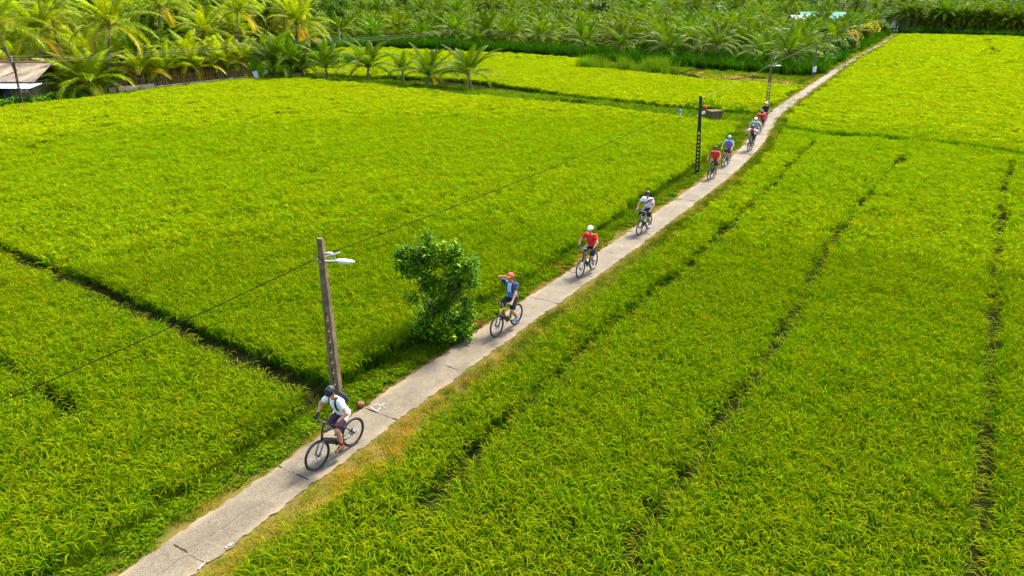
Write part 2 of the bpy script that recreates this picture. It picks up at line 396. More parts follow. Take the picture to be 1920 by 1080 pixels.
# sprayed white mark on the slab beside the first pole
M_paint = pmat('white_paint', (.36, .35, .32), .9, var=.35, scale=22)
mb = MB()
for a, b, wd in [((694, 762), (706, 771), 3.5), ((706, 771), (714, 764), 3.2), ((699, 760), (707, 757), 3.0), ((712, 762), (722, 755), 3.5), ((707, 757), (720, 762), 2.2), ((716, 760), (721, 764), 2.5)]:
    p, q = g(*a, .016), g(*b, .016); d = (q - p) / np.linalg.norm(q - p); nn = np.array([-d[1], d[0], 0]) * wd * .0034
    kk = np.linspace(0, 1, 5)[:, None]; sp = p + (q - p) * kk; wv = np.array([.6, 1.05, .9, 1.1, .5])[:, None]
    v = np.concatenate([sp + nn * wv, sp - nn * wv]); mb.add(v, [(i, i + 5, i + 6, i + 1) for i in range(4)])
link('paint_mark', mb.mesh('paint_mark'), path, M_paint)

# ------------------------------------------------------------------ rice
def colours(rng, n, a, b, var=.12):
    t = rng.uniform(0, 1, (n, 1)); c = np.array(a) * (1 - t) + np.array(b) * t
    return c * rng.uniform(1 - var, 1 + var, (n, 1))
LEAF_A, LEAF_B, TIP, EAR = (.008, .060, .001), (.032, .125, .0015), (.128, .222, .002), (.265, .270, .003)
def rice_clump(seed, rad, nl, npan, wl, wp, hgt=.72, lod=0):
    gain = (1.0, 1.12, 1.26, 1.32)[lod]  # far clumps coloured brighter, standing in for sunlit tops seen at a slant
    rng = np.random.default_rng(seed); mb = MB()
    def ring(n):
        a = rng.uniform(0, 2 * PI, n); r = rad * np.sqrt(rng.uniform(0, 1, n)); return np.stack([r * np.cos(a), r * np.sin(a), np.zeros(n)], -1)
    # leaves
    K = 5; az = rng.uniform(0, 2 * PI, nl); az += .0
    sp = arc(nl, K, ring(nl), az, np.radians(rng.uniform(2, 16, nl)), np.radians(rng.uniform(10, 105, nl)), hgt * rng.uniform(.65, 1.12, nl), 3.4)
    sd = np.stack([-np.sin(az), np.cos(az), rng.uniform(-.5, .5, nl)], -1); sd /= np.linalg.norm(sd, axis=1)[:, None]
    wd = wl * np.array([.7, .9, 1, .8, .12])[None] * rng.uniform(.7, 1.3, (nl, 1))
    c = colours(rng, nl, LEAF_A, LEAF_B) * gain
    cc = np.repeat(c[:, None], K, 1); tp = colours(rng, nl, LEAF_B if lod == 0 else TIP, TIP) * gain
    k = np.array([0, .15, .4, .75, 1] if lod == 0 else [.05, .3, .65, .95, 1] if lod == 1 else [.2, .5, .9, 1, 1])[None, :, None]; cc = cc * (1 - k) + tp[:, None] * k  # leaf bases darker: shade between clumps put into the colour, less so far off
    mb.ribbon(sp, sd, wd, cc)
    # bowed ears of grain
    K = 7; az = rng.uniform(0, 2 * PI, npan)
    sp = arc(npan, K, ring(npan), az, np.radians(rng.uniform(0, 12, npan)), np.radians(rng.uniform(110, 190, npan)), hgt * rng.uniform(.95, 1.18, npan), 4.2)
    sd = np.stack([-np.sin(az), np.cos(az), rng.uniform(-.4, .4, npan)], -1)
    wd = wp * np.array([.25, .3, .3, .5, .9, 1.15, .5])[None] * rng.uniform(.7, 1.3, (npan, 1))
    e = colours(rng, npan, TIP, EAR) * gain; gch = colours(rng, npan, LEAF_A, LEAF_B) * gain
    k = np.array([0, 0, 0, .3, .8, 1, 1])[None, :, None]
    mb.ribbon(sp, sd, wd, gch[:, None] * (1 - k) + e[:, None] * k)
    return mb.mesh('rice_clump')
LODS = [  # near, far, spacing, radius, leaves, ears, leaf width, ear width
    (0, 30, .155, .055, 14, 7, .0095, .0115),
    (30, 62, .28, .14, 24, 14, .017, .021),
    (62, 120, .60, .36, 30, 44, .040, .055),
    (120, 300, 1.1, .66, 40, 64, .075, .10)]
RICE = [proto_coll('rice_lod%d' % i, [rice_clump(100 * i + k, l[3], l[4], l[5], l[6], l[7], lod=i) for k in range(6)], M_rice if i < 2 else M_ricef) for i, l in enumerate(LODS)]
allr = bpy.data.collections.new('rice_all')
for i, c in enumerate(RICE):
    for o in list(c.objects): o.name = 'rice_%d_%s' % (i, o.name[-2:]); allr.objects.link(o)
def inview(p, m=6):
    return (np.abs(p[:, 0]) < .80 * p[:, 1] + m) & (p[:, 1] > 5)
def rice_field(label, poly, gaps, hscale=1.0, seed=0, edgefn=None, tall=None):
    rng = np.random.default_rng(seed); poly = np.asarray(poly)
    P, RT, SL, IX = [], [], [], []
    for li, (n0, n1, sp, *_r) in enumerate(LODS):
        x0, y0 = poly.min(0); x1, y1 = poly.max(0)
        y0 = max(y0, 5 if n0 == 0 else n0 * .5); y1 = min(y1, n1 + 2)
        X = min(.8 * y1 + 6, 260); x0, x1 = max(x0, -X), min(x1, X)
        if y1 <= y0 or x1 <= x0: continue
        gx, gy = np.meshgrid(np.arange(x0, x1, sp), np.arange(y0, y1, sp))
        p = np.stack([gx.ravel(), gy.ravel()], -1); p += rng.uniform(-.5, .5, p.shape) * sp
        d = np.hypot(*p.T) * (1 + rng.uniform(-.06, .06, len(p)))
        p = p[(d >= n0) & (d < n1) & inview(p)]; p = p[inpoly(p, poly)]
        keep = np.ones(len(p), bool); low = np.zeros(len(p), bool)
        for pl, wd, prob in gaps:
            gap_ = ((pldist(p, pl) < max(wd, .62 * sp) * (1 + .22 * lowf(p, 1.2, 3))) & (rng.uniform(0, 1, len(p)) < prob)); st_ = (rng.uniform(0, 1, len(p)) < (.18 if wd < .5 else 0)); low |= gap_ & st_; keep &= ~(gap_ & ~st_)
        if edgefn is not None: keep &= edgefn(p, rng)
        keep &= rng.uniform(0, 1, len(p)) > (.14 if li < 2 else .05)
        p = p[keep]; low = low[keep]; m = len(p)
        if not m: continue
        h = hscale * (1 + .07 * lowf(p, .5, seed) + .05 * lowf(p, 1.9, seed + 1)) * (rng.uniform(.82, 1.12, m) if li < 2 else rng.uniform(.93, 1.05, m)) * np.where(low, .42, 1.0)
        if tall is not None: h = h * (1 + .32 * np.exp(-(pldist(p, tall) / .9) ** 2))
        P.append(np.column_stack([p, np.full(m, GZ)])); ws = rng.uniform(.9, 1.15, m)
        wind = .07 * lowf(p, .35, seed + 5)
        RT.append(np.column_stack([rng.normal(0, .11, m) + wind, rng.normal(0, .11, m) + wind, rng.uniform(0, 2 * PI, m)]))
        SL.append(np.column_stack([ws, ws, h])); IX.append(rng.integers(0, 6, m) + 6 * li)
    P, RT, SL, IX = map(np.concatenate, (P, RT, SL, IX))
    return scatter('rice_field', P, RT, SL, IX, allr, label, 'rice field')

sL = np.arange(0, S_END - 55, 1.0)
def ledge(s): return 1.62 + np.interp(s, [s_of(g(1050, 490)), s_of(g(1180, 400)), 400], [0, .5, .7]) + .12 * np.sin(s * 1.3) + .08 * np.sin(s * 3.1)
def redge(s): return -(np.interp(s, [12, 17, 22], [1.35, 1.48, 1.6]) + .10 * np.sin(s * 1.1 + 2) + .07 * np.sin(s * 2.7))
left_edge = np.stack([pc(np.array([q]), ledge(q))[0, :2] for q in sL]); right_edge = np.stack([pc(np.array([q]), redge(q))[0, :2] for q in sL])
bund1 = gp([(0, 470), (150, 530), (300, 600), (450, 668), (600, 738)], .05)
bund1 = np.concatenate([bund1[:1] + (bund1[0] - bund1[1]) * 4, bund1])
sB = s_of(bund1[-1])
iB = np.searchsorted(sL, sB)
back = gp([(1385, 236), (1280, 224), (1180, 212), (1080, 201), (960, 190), (850, 179), (700, 163), (560, 151), (460, 151), (320, 168), (180, 187), (0, 207)], 0)
back = np.concatenate([back, [back[-1] + np.array([-60, -6])]])
iK = np.searchsorted(sL, s_of(back[0]))
off1 = np.array([.32, .5])
polyA = np.concatenate([left_edge[:max(iB - 1, 1)], (bund1 - off1 * .75)[::-1], [[-80, 20], [-60, 2]]])
polyB = np.concatenate([(bund1 + off1 * .75), left_edge[iB + 1:iK], back])
trackA = [(gp([(-30, 655), (0, 672), (60, 708), (110, 745), (135, 772)], .3), .22, .95)]
tracksB = [(gp([(0, 258), (50, 268), (95, 280), (115, 292)], .4), .3, .6), (gp([(140, 222), (240, 242), (330, 265), (380, 278), (480, 295), (620, 322)], .4), .28, .55),
           (gp([(300, 230), (430, 255), (520, 275), (640, 300)], .4), .25, .3)]
bush_gap = [(gp([(812, 640), (850, 628)]), .8, 1.0)]
rice_field('rice field in the lower left corner beside the first cyclist', polyA, trackA, .98, 1)
rice_field('large rice field on the left behind the concrete pole with the lamp', polyB, tracksB + bush_gap, 1.0, 2, tall=gp([(600, 728), (660, 716), (740, 668), (800, 628), (880, 585), (960, 530)], 0))
# beyond the planted bund
polyC = np.concatenate([gp([(575, 140), (590, 104), (640, 92), (700, 92), (740, 93), (840, 98), (1000, 105), (1095, 113), (1100, 128), (1160, 135), (1240, 142), (1320, 153), (1440, 160), (1500, 165)]),
                        gp([(1462, 186), (1425, 210), (1395, 214), (1320, 205), (1220, 197), (1120, 186), (1000, 170), (940, 160), (880, 152), (800, 146), (700, 146), (640, 143)])])
rice_field('rice field behind the row of young palms, below the plantation', polyC, [], 1.0, 3)
bund2 = gp([(1452, 240), (1530, 251), (1620, 258), (1760, 271), (1860, 283), (1925, 293)], .1)
bund2 = np.concatenate([bund2, [bund2[-1] + (bund2[-1] - bund2[-2]) * 4]])
iD = np.searchsorted(sL, s_of(bund2[0]))
off2 = np.array([.15, .45])
polyD = np.concatenate([right_edge[:iD - 1], bund2 - off2 * 1.5, [[70, 20], [60, 2], [0, 1]]])
far_edge = gp([(1692, 65), (1760, 66), (1920, 71)])
far_edge = np.concatenate([far_edge, [far_edge[-1] + np.array([60, -20])]])
polyE = np.concatenate([(bund2 + off2 * 2.0)[::-1], right_edge[iD + 1:][right_edge[iD + 1:, 1] < 222], far_edge, [[200, 60]]])
T1 = gp([(1532, 258), (1490, 300), (1440, 350), (1360, 425), (1280, 500), (1180, 572), (1100, 640), (1040, 700), (960, 770), (880, 850), (800, 930)], .3)
T2 = gp([(1700, 285), (1660, 325), (1620, 370), (1560, 450), (1520, 520), (1470, 610), (1420, 690), (1370, 755), (1300, 850), (1230, 950), (1170, 1060)], .3)
T3 = gp([(1905, 292), (1888, 330), (1880, 400), (1870, 500), (1866, 600), (1858, 700), (1853, 800), (1848, 900), (1845, 1000), (1840, 1100)], .3)
rice_field('large rice field filling the right foreground beside the path', polyD, [(T1, .26, 1.0), (T2, .22, 1.0), (T3, .22, 1.0)], .98, 4)
rice_field('far rice field on the right stretching to the distant palms', polyE, [(gp([(1846, 68), (1856, 82), (1866, 102)], .3), .9, .8), (gp([(1440, 240), (1460, 243), (1500, 248)]), .9, .7)], 1.0, 5)

# ------------------------------------------------------------------ verge grass
def grass_clump(seed, rad, nb, ln, wd, ca, cb, K=4, th=(5, 45), th1=(30, 110), ztop=0):
    rng = np.random.default_rng(seed); mb = MB(); a = rng.uniform(0, 2 * PI, nb); r = rad * np.sqrt(rng.uniform(0, 1, nb))
    base = np.stack([r * np.cos(a), r * np.sin(a), np.zeros(nb)], -1); az = rng.uniform(0, 2 * PI, nb)
    sp = arc(nb, K, base, az, np.radians(rng.uniform(*th, nb)), np.radians(rng.uniform(*th1, nb)), ln * rng.uniform(.6, 1.3, nb))
    sd = np.stack([-np.sin(az), np.cos(az), rng.uniform(-.4, .4, nb)], -1)
    w_ = wd * np.linspace(1, .15, K)[None] * rng.uniform(.7, 1.3, (nb, 1))
    mb.ribbon(sp, sd, w_, colours(rng, nb, ca, cb, .25)); return mb.mesh('grass_clump')
def weed_clump(seed, rad, nb, size, ca, cb):
    """low broad-leaved weeds"""
    rng = np.random.default_rng(seed); mb = MB(); a = rng.uniform(0, 2 * PI, nb); r = rad * np.sqrt(rng.uniform(0, 1, nb))
    base = np.stack([r * np.cos(a), r * np.sin(a), rng.uniform(.02, .13, nb)], -1); az = rng.uniform(0, 2 * PI, nb)
    sp = arc(nb, 3, base, az, np.radians(rng.uniform(40, 75, nb)), np.radians(rng.uniform(80, 115, nb)), size * rng.uniform(.6, 1.3, nb))
    sd = np.stack([-np.sin(az), np.cos(az), rng.uniform(-.3, .3, nb)], -1)
    mb.ribbon(sp, sd, size * .55 * np.array([.3, 1, .15])[None] * rng.uniform(.7, 1.2, (nb, 1)), colours(rng, nb, ca, cb, .25)); return mb.mesh('weeds')
G1, G2, DRY1, DRY2 = (.030, .080, .0015), (.105, .155, .002), (.34, .19, .010), (.50, .33, .035)
gm = [grass_clump(1, .12, 34, .16, .008, G1, G2), grass_clump(2, .13, 30, .20, .009, G1, G2), weed_clump(3, .13, 26, .07, G1, G2),   # 0-2 green
      grass_clump(4, .12, 34, .13, .008, (.13, .17, .01), (.24, .22, .02)), grass_clump(5, .13, 30, .13, .008, DRY1, DRY2),             # 3 yellowing, 4 dry
      grass_clump(6, .40, 60, .24, .030, G1, G2), grass_clump(7, .40, 60, .2, .030, (.13, .17, .01), (.26, .22, .03)),                  # 5,6 far
      grass_clump(8, .14, 24, .55, .014, G1, G2, 5), weed_clump(9, .1, 20, .09, (.075, .028, .010), (.13, .06, .016)),                       # 7 tall tuft, 8 red-brown leaves
      grass_clump(10, .9, 90, .3, .06, G1, G2), grass_clump(11, .9, 90, .26, .06, (.14, .17, .01), (.30, .24, .04))]                     # 9,10 very far
GC = proto_coll('verge', gm, M_grass)
for i, o in enumerate(GC.objects): o.name = 'verge_%02d' % i
def verge(label, side, seed):
    rng = np.random.default_rng(seed); P = []; IX = []; SL = []
    for s0, s1, dens, kinds in ((6, 62, 95, 0), (62, 120, 9, 1), (120, S_END - 60, 2.2, 2)):
        wmax = 1.45 if side > 0 else 1.3
        n_ = int((s1 - s0) * wmax * dens); s = rng.uniform(s0, s1, n_)
        lim = np.array([ledge(q) for q in s]) if side > 0 else -np.array([redge(q) for q in s])
        jit = np.array([edge_jit(q, side) for q in s]) * side
        o = HALF + jit - .03 + (rng.uniform(0, 1, n_)) * (lim + .12 - HALF)
        ovh = rng.uniform(0, 1, n_) < .03; o[ovh] -= .05
        p = pc(s, o * side); q = (o - HALF) / (lim - HALF)
        p[:, 2] = np.interp(o, [.5, .8, 1.35, 1.9, 2.6], [-.06, -.05, -.09, GZ, GZ])
        pn = lowf(p, 1.6, seed); pn2 = lowf(p, .55, seed + 9)
        if kinds == 0:
            if side > 0:
                ix = rng.choice([0, 1, 2, 2], n_); yel = (q + .2 * pn < .16); ix[yel] = rng.choice([3, 3, 4, 0], yel.sum())
                dr = (pn > .95) & (q < .75); ix[dr] = rng.choice([3, 4, 8, 2], dr.sum())
                tl = (q > .8) & (rng.uniform(0, 1, n_) < .12); ix[tl] = 7
            else:
                ix = rng.choice([0, 1, 3], n_); near = np.clip(1.7 - (s - s_of(g(400, 1040))) / 6.0, .12, 1)
                dr = rng.uniform(0, 1, n_) < near * .9 * (q < .95); ix[dr] = rng.choice([4, 4, 4, 3], dr.sum())
                yel = (q < .3 + .2 * pn) & (rng.uniform(0, 1, n_) < .6); ix[yel] = rng.choice([3, 3, 4, 0], yel.sum())
                yy = (pn2 > .5) & (rng.uniform(0, 1, n_) < .5); ix[yy] = 3
            red = np.hypot(*(p[:, :2] - g(893, 607)[:2]).T) < .24; ix[red] = 8
        elif kinds == 1: ix = np.where(q + .3 * pn < .45, 6, 5)
        else: ix = np.where(q + .3 * pn < .5, 10, 9)
        P.append(p); IX.append(ix); sc = rng.uniform(.7, 1.25, n_) * np.where(q < .15, .6, 1.0); SL.append(np.column_stack([sc] * 3))
    P, IX, SL = map(np.concatenate, (P, IX, SL)); k = inview(P, 8)
    P, IX, SL = P[k], IX[k], SL[k]; n_ = len(P)
    return scatter('verge_grass', P, np.column_stack([rng.normal(0, .1, n_), rng.normal(0, .1, n_), rng.uniform(0, 6.28, n_)]), SL, IX, GC, label, 'grass')
verge('grass and weeds on the verge left of the path', 1, 21)
verge('yellowing grass on the verge right of the path', -1, 22)
# ================================================================== vegetation
def frustum_pts(): pass
# ---- coconut palm pieces
def frond_mesh(seed, Ln, droop, npair=46, wl=.058, lmax=.82, yellow=0.0):
    """one pinnate leaf: base at the origin, leaving along +X, arching down"""
    rng = np.random.default_rng(seed); mb = MB(); K = 12
    t = np.linspace(0, 1, K); th = -droop * t ** 1.5
    ds = Ln / (K - 1); x = np.concatenate([[0], np.cumsum(np.cos((th[1:] + th[:-1]) / 2) * ds)]); z = np.concatenate([[0], np.cumsum(np.sin((th[1:] + th[:-1]) / 2) * ds)])
    yb = rng.uniform(-.12, .12) * Ln * t ** 2
    rach = np.stack([x, yb, z], -1)
    n0 = mb.n; mb.tube(rach, np.interp(t, [0, .15, 1], [.06, .04, .008]), 5)
    mb.c.append(np.broadcast_to(np.array([.22, .22, .03]), (mb.n - n0, 3)))
    sv = np.linspace(.14, .99, npair); C, D = [], []
    px = np.stack([np.interp(sv, t, rach[:, k]) for k in range(3)], -1)
    tang = np.stack([np.cos(np.interp(sv, t, th)), np.zeros(npair), np.sin(np.interp(sv, t, th))], -1)
    nrm = np.stack([-tang[:, 2], np.zeros(npair), tang[:, 0]], -1)
    for sd_ in (-1, 1):
        ln = lmax * (np.sin(PI * np.clip(sv, 0, 1) ** .75) * .75 + .3) * rng.uniform(.85, 1.1, npair)
        fw = .35 + .55 * sv
        d = tang * fw[:, None] + np.array([0, sd_, 0.0]) + nrm * rng.uniform(.0, .25, npair)[:, None]
        d /= np.linalg.norm(d, axis=1)[:, None]
        p1 = px + d * (ln * .5)[:, None]
        d2 = d + np.array([0, 0, -1.0]) * rng.uniform(.5, 1.3, npair)[:, None]; d2 /= np.linalg.norm(d2, axis=1)[:, None]
        p2 = p1 + d2 * (ln * .5)[:, None]
        sp = np.stack([px, p1, p2], 1)
        s_ = np.cross(d, nrm); s_ += nrm * .35 * sd_; s_ /= np.linalg.norm(s_, axis=1)[:, None]
        c = colours(rng, npair, (.075, .145, .003), (.23, .29, .006), .3)
        if yellow: c = c * (1 - yellow) + np.array([.34, .25, .02]) * yellow
        mb.ribbon(sp, s_, wl * np.array([.7, 1.0, .12])[None] * np.ones((npair, 1)), c)
    return mb.mesh('frond')
FR = {}
for ly, dr in (('up', .75), ('mid', 1.15), ('low', 1.45)):
    FR[ly] = [frond_mesh(hash(ly) % 97 * 0 + k + (0 if ly == 'up' else 10 if ly == 'mid' else 20), 3.9, dr * (1 + .12 * k)) for k in range(3)]
FR['old'] = [frond_mesh(40 + k, 3.6, 1.5, yellow=.55 + .3 * k) for k in range(2)]
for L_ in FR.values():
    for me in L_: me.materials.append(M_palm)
FRF = {}
for ly, dr in (('up', .75), ('mid', 1.15), ('low', 1.45)):
    FRF[ly] = [frond_mesh(60 + k + (0 if ly == 'up' else 10 if ly == 'mid' else 20), 3.9, dr * (1 + .12 * k), 20, .14, .85) for k in range(2)]
FRF['old'] = [frond_mesh(90, 3.6, 1.5, 20, .14, .85, .6)]
def crown_plan(rng, nf, lowest=-10):
    """azimuth, elevation, layer and size for each leaf"""
    out = []; a0 = rng.uniform(0, 6.28)
    for i in range(nf):
        q = i / (nf - 1); el = 84 - (84 - lowest) * q ** .9 + rng.uniform(-7, 7)
        ly = 'up' if q < .4 else 'mid' if q < .75 else 'low'
        if q > .88 and rng.uniform() < .45: ly = 'old'
        out.append((a0 + i * 2.399963 + rng.uniform(-.25, .25), math.radians(el), ly, rng.uniform(.88, 1.1) * (.75 + .25 * min(1, q * 4))))
    return out
def trunk_mesh(h, r, lean, seed):
    rng = np.random.default_rng(seed); k = max(8, int(h / .14)); t = np.linspace(0, 1, k)
    pts = np.stack([lean * h * t ** 1.7, .06 * h * np.sin(t * 3 + seed), h * t], -1)
    rr = r * (1.0 + .55 * np.exp(-t * h / .3)) * (1 - .25 * t) * (1 + .07 * (np.arange(k) % 2))
    mb = MB(); mb.tube(pts, rr, 9); return mb.mesh('trunk', True), pts[-1]
TR = {}
def get_trunk(h, seed):
    key = (round(h * 2) / 2, seed % 3)
    if key not in TR:
        TR[key] = trunk_mesh(max(key[0], .5), .17, (.02, .1, -.08)[key[1]], key[1]); TR[key][0].materials.append(M_bark)
    return TR[key]
def crown_mesh(seed, nf):
    """a whole crown as one mesh for palms farther off"""
    rng = np.random.default_rng(seed); V, F, C = [], [], []; mb = MB()
    for az, el, ly, sc in crown_plan(rng, nf):
        me = FRF[ly][rng.integers(len(FRF[ly]))]; n_ = len(me.vertices)
        v = np.empty(n_ * 3, np.float32); me.vertices.foreach_get('co', v); v = v.reshape(-1, 3) * sc
        c = np.empty(n_ * 4, np.float32); me.attributes['Col'].data.foreach_get('color', c); c = c.reshape(-1, 4)[:, :3]
        Rm = np.array(Matrix.Rotation(az, 3, 'Z') @ Matrix.Rotation(-el, 3, 'Y'))
        mb.add(v @ Rm.T, [tuple(p.vertices) for p in me.polygons], c)
    me = mb.mesh('crown'); me.materials.append(M_palmd); return me
CROWNS = [crown_mesh(200 + k, 19 + k % 3) for k in range(6)]
NPALM = [0]
def palm(p, trunk_h, size, label, group=None, full=True, nf=18, seed=None, z=GZ, lowest=-10, mat=None):
    NPALM[0] += 1; seed = NPALM[0] if seed is None else seed; rng = np.random.default_rng(seed + 1000)
    root = empty('coconut_palm', (p[0], p[1], z), rng.uniform(0, 6.28), label, 'palm', group)
    tm, top = get_trunk(trunk_h, seed)
    tk = link('trunk', tm, root); sz = trunk_h / max(round(trunk_h * 2) / 2, .5); tk.scale = (1, 1, sz); top = np.array([top[0], top[1], top[2] * sz])
    if full:
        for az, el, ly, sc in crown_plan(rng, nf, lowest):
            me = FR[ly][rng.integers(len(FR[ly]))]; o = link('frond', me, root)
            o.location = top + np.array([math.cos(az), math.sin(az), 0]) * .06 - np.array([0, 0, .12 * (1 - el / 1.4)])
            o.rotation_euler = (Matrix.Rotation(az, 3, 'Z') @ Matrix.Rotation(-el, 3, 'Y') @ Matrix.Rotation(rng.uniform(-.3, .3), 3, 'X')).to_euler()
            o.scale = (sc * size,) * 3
            if mat is not None: slotmat(o, mat)
    else:
        o = link('crown', CROWNS[rng.integers(len(CROWNS))], root); o.location = top; o.rotation_euler = (rng.uniform(-.08, .08), rng.uniform(-.08, .08), rng.uniform(0, 6.28)); o.scale = (size, size, size * rng.uniform(.9, 1.1))
    return root

# the young palms standing alone on the bund
for px, py, th_, sz, nf, lab in [
    (882, 168, 1.15, .82, 17, 'young coconut palm on the bund, rightmost of the lone palms, with yellowing lower leaves'),
    (802, 165, .95, .78, 16, 'young coconut palm on the bund, second from the right of the lone palms'),
    (757, 157, 1.0, .55, 13, 'smallest young coconut palm on the bund, between two larger palms'),
    (690, 152, 1.15, .80, 16, 'young coconut palm on the bund beside a bare brown patch of soil'),
    (614, 149, 1.0, .72, 15, 'young coconut palm at the left end of the lone palms'),
    (570, 148, .9, .55, 14, 'small young coconut palm at the corner of the field, right of the grove'),
    (546, 148, 1.2, .85, 16, 'coconut palm with drooping leaves at the right end of the grove'),
    (516, 149, 1.4, .95, 17, 'shaded coconut palm just right of the thin pole at the grove corner')]:
    palm(g(px, py, GZ), th_ * 1.35 + .2, sz * 1.5, lab, None, True, nf + 2, lowest=14, mat=M_palmg)
# left grove, front row
for px, py, th_, sz, nf, lab in [
    (172, 183, 1.6, 1.12, 18, 'large arching coconut palm beside the farmhouse'),
    (140, 184, 1.0, .9, 15, 'coconut palm with yellow lower leaves next to the farmhouse awning'),
    (258, 172, 1.2, .88, 16, 'coconut palm at the left end of the stick fence'),
    (303, 168, 1.25, .9, 16, 'coconut palm second from the left along the stick fence'),
    (361, 161, 1.2, .95, 17, 'coconut palm in the middle of the stick fence'),
    (408, 155, 1.5, .95, 17, 'coconut palm fourth from the left along the stick fence'),
    (448, 151, 1.4, .9, 16, 'coconut palm at the right end of the stick fence')]:
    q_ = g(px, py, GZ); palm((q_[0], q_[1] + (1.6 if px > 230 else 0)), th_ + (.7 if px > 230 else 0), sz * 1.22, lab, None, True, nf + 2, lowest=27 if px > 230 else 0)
# tall palms of the grove
for px, cy, Y, sz, lab in [
    (192, 48, 80, 1.2, 'tall coconut palm with a broad bright crown above the grove on the left'),
    (8, 45, 74, 1.15, 'tall coconut palm at the left edge above the farmhouse roof'),
    (95, 20, 84, 1.1, 'tall coconut palm behind the farmhouse roof'),
    (285, 12, 92, 1.1, 'tall coconut palm among broadleaf trees in the grove'),
    (60, 62, 80, 1.1, 'coconut palm leaning over the farmhouse roof'),
    (535, 22, 118, 1.15, 'tall coconut palm with pale drooping leaves behind the thin pole'),
    (435, 20, 104, 1.05, 'tall coconut palm behind the broadleaf trees of the grove'),
    (375, 60, 98, 1.0, 'coconut palm in the middle of the grove behind the stick fence')]:
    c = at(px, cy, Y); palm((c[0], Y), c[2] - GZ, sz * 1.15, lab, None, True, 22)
# grove filling
rng = np.random.default_rng(77); used = []
def spaced(p, d):
    for q in used:
        if (q[0] - p[0]) ** 2 + (q[1] - p[1]) ** 2 < d * d: return False
    used.append(p); return True
ng_ = 0
for _ in range(4000):
    Y = rng.uniform(78, 165); x = rng.uniform(-30, 610)
    base_y = np.interp(x, [0, 180, 460, 620], [200, 184, 150, 128])
    p = at(x, 300, Y); p = (p[0], Y)
    if Y < g(x, base_y)[1] + 3.5: continue
    if x > 470 and Y < 108: continue
    if -60 < p[0] < -44 and Y < 84: continue
    if not spaced(p, 3.9): continue
    th_ = rng.uniform(1.2, 3.2) if Y < 100 else rng.uniform(2.5, 6.5)
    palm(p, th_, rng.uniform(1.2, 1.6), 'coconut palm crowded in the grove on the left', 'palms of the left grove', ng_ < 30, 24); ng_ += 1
    if ng_ >= 90: break
# ---- plantation behind the middle fields
front = gp([(420, 128), (560, 96), (640, 80), (760, 82), (900, 88), (1000, 95), (1120, 103), (1250, 112), (1400, 123), (1500, 132), (1535, 136)])
pside = np.stack([pc(np.array([q]), 5.0)[0, :2] for q in np.arange(s_of(g(1545, 142)), s_of(g(1681, 60)), 4)])
plant = np.concatenate([front, pside, [[pside[-1][0] + 10, 330], [-140, 330]]])
gx, gy = np.meshgrid(np.arange(-150, 190, 6.8), np.arange(80, 330, 6.8))
pp = np.stack([gx.ravel(), gy.ravel()], -1); pp += rng.uniform(-1.5, 1.5, pp.shape)
pp = pp[inpoly(pp, plant) & (np.abs(pp[:, 0]) < .78 * pp[:, 1] + 6)]
gh, gb = at(1530, 35, 172), at(1695, 25, 255)          # keep the two distant houses clear
pp = pp[(np.abs(pp[:, 0] - gh[0]) > 8.5) | (np.abs(pp[:, 1] - 176) > 6.5)]
fd = pldist(pp, np.concatenate([front, pside])); key = fd + pp[:, 1] * .25
pp = pp[np.argsort(key)]; fd = np.sort(key)
# far right row of palms beyond the last field
fr = []
for x in np.arange(1700, 1990, 7.5):
    for row in range(3):
        q = g(x + R.uniform(-5, 5), np.interp(x, [1700, 1920], [63, 69])); fr.append((q[0] + row * 3, q[1] + 4 + row * 7 + R.uniform(-2, 2)))
stuffP = []
for i, (x, y) in enumerate(fr):
    th_ = R.uniform(3.2, 6.4)
    if i < 66: palm((x, y), th_, R.uniform(.85, 1.2), 'coconut palm in the far row beyond the right rice field', 'far row of palms on the right', False)
    else: stuffP.append((x, y, th_, R.uniform(.85, 1.2)))
ORD = 'leftmost second third fourth fifth sixth seventh eighth ninth tenth eleventh twelfth thirteenth fourteenth fifteenth sixteenth seventeenth eighteenth nineteenth twentieth'.split()
order = np.argsort(np.argsort([x / y for x, y in pp[:26]]))
def fr_label(k):
    if k == 0: return 'leftmost young palm in the front row of the plantation'
    if k == 25: return 'rightmost young palm in the front row of the plantation'
    return ORD[k] + ' young palm from the left in the plantation front row' if k < 13 else ORD[25 - k] + ' young palm from the right in the plantation front row'
for i, (x, y) in enumerate(pp):
    dist = math.hypot(x, y); th_ = R.uniform(1.4, 3.0) * (1.0 if y < 180 else 1.2); sz = R.uniform(1.1, 1.45)
    if y > 265: th_ += R.uniform(1, 5)
    if i < 26: palm((x, y), th_, sz, fr_label(int(order[i])), 'front row of the palm plantation', True, 18, mat=M_palmg)
    elif i < 115: palm((x, y), th_, sz, 'young coconut palm in the dense plantation behind its front row', 'palms inside the plantation', False)
    else: stuffP.append((x, y, th_, sz))
for px, Y, th_, sz, lab in [(1492, 164, 3.0, 1.2, 'palm before the pale annex, left of the green roof'), (1512, 160, 2.9, 1.2, 'palm hiding the wall between the annex and the green roof'), (1543, 165, 4.7, 1.2, 'taller palm whose crown stands against the green roof'), (1532, 158, 2.8, 1.2, 'low palm below the left half of the green roof'),
                         (1560, 161, 2.9, 1.2, 'low palm below the right half of the green roof'), (1580, 166, 3.7, 1.2, 'palm at the right end of the green roof'), (1502, 170, 3.3, 1.2, 'palm tight against the pale annex'), (1522, 167, 2.8, 1.2, 'palm against the middle of the green roofed wall'), (1548, 156, 2.7, 1.2, 'palm in front of the green roof, nearest the path'), (1570, 168, 3.0, 1.2, 'palm behind the one at the right end of the green roof')]:
    palm((at(px, 40, Y)[0], Y), th_, sz, lab, 'palms round the green roofed house', False)
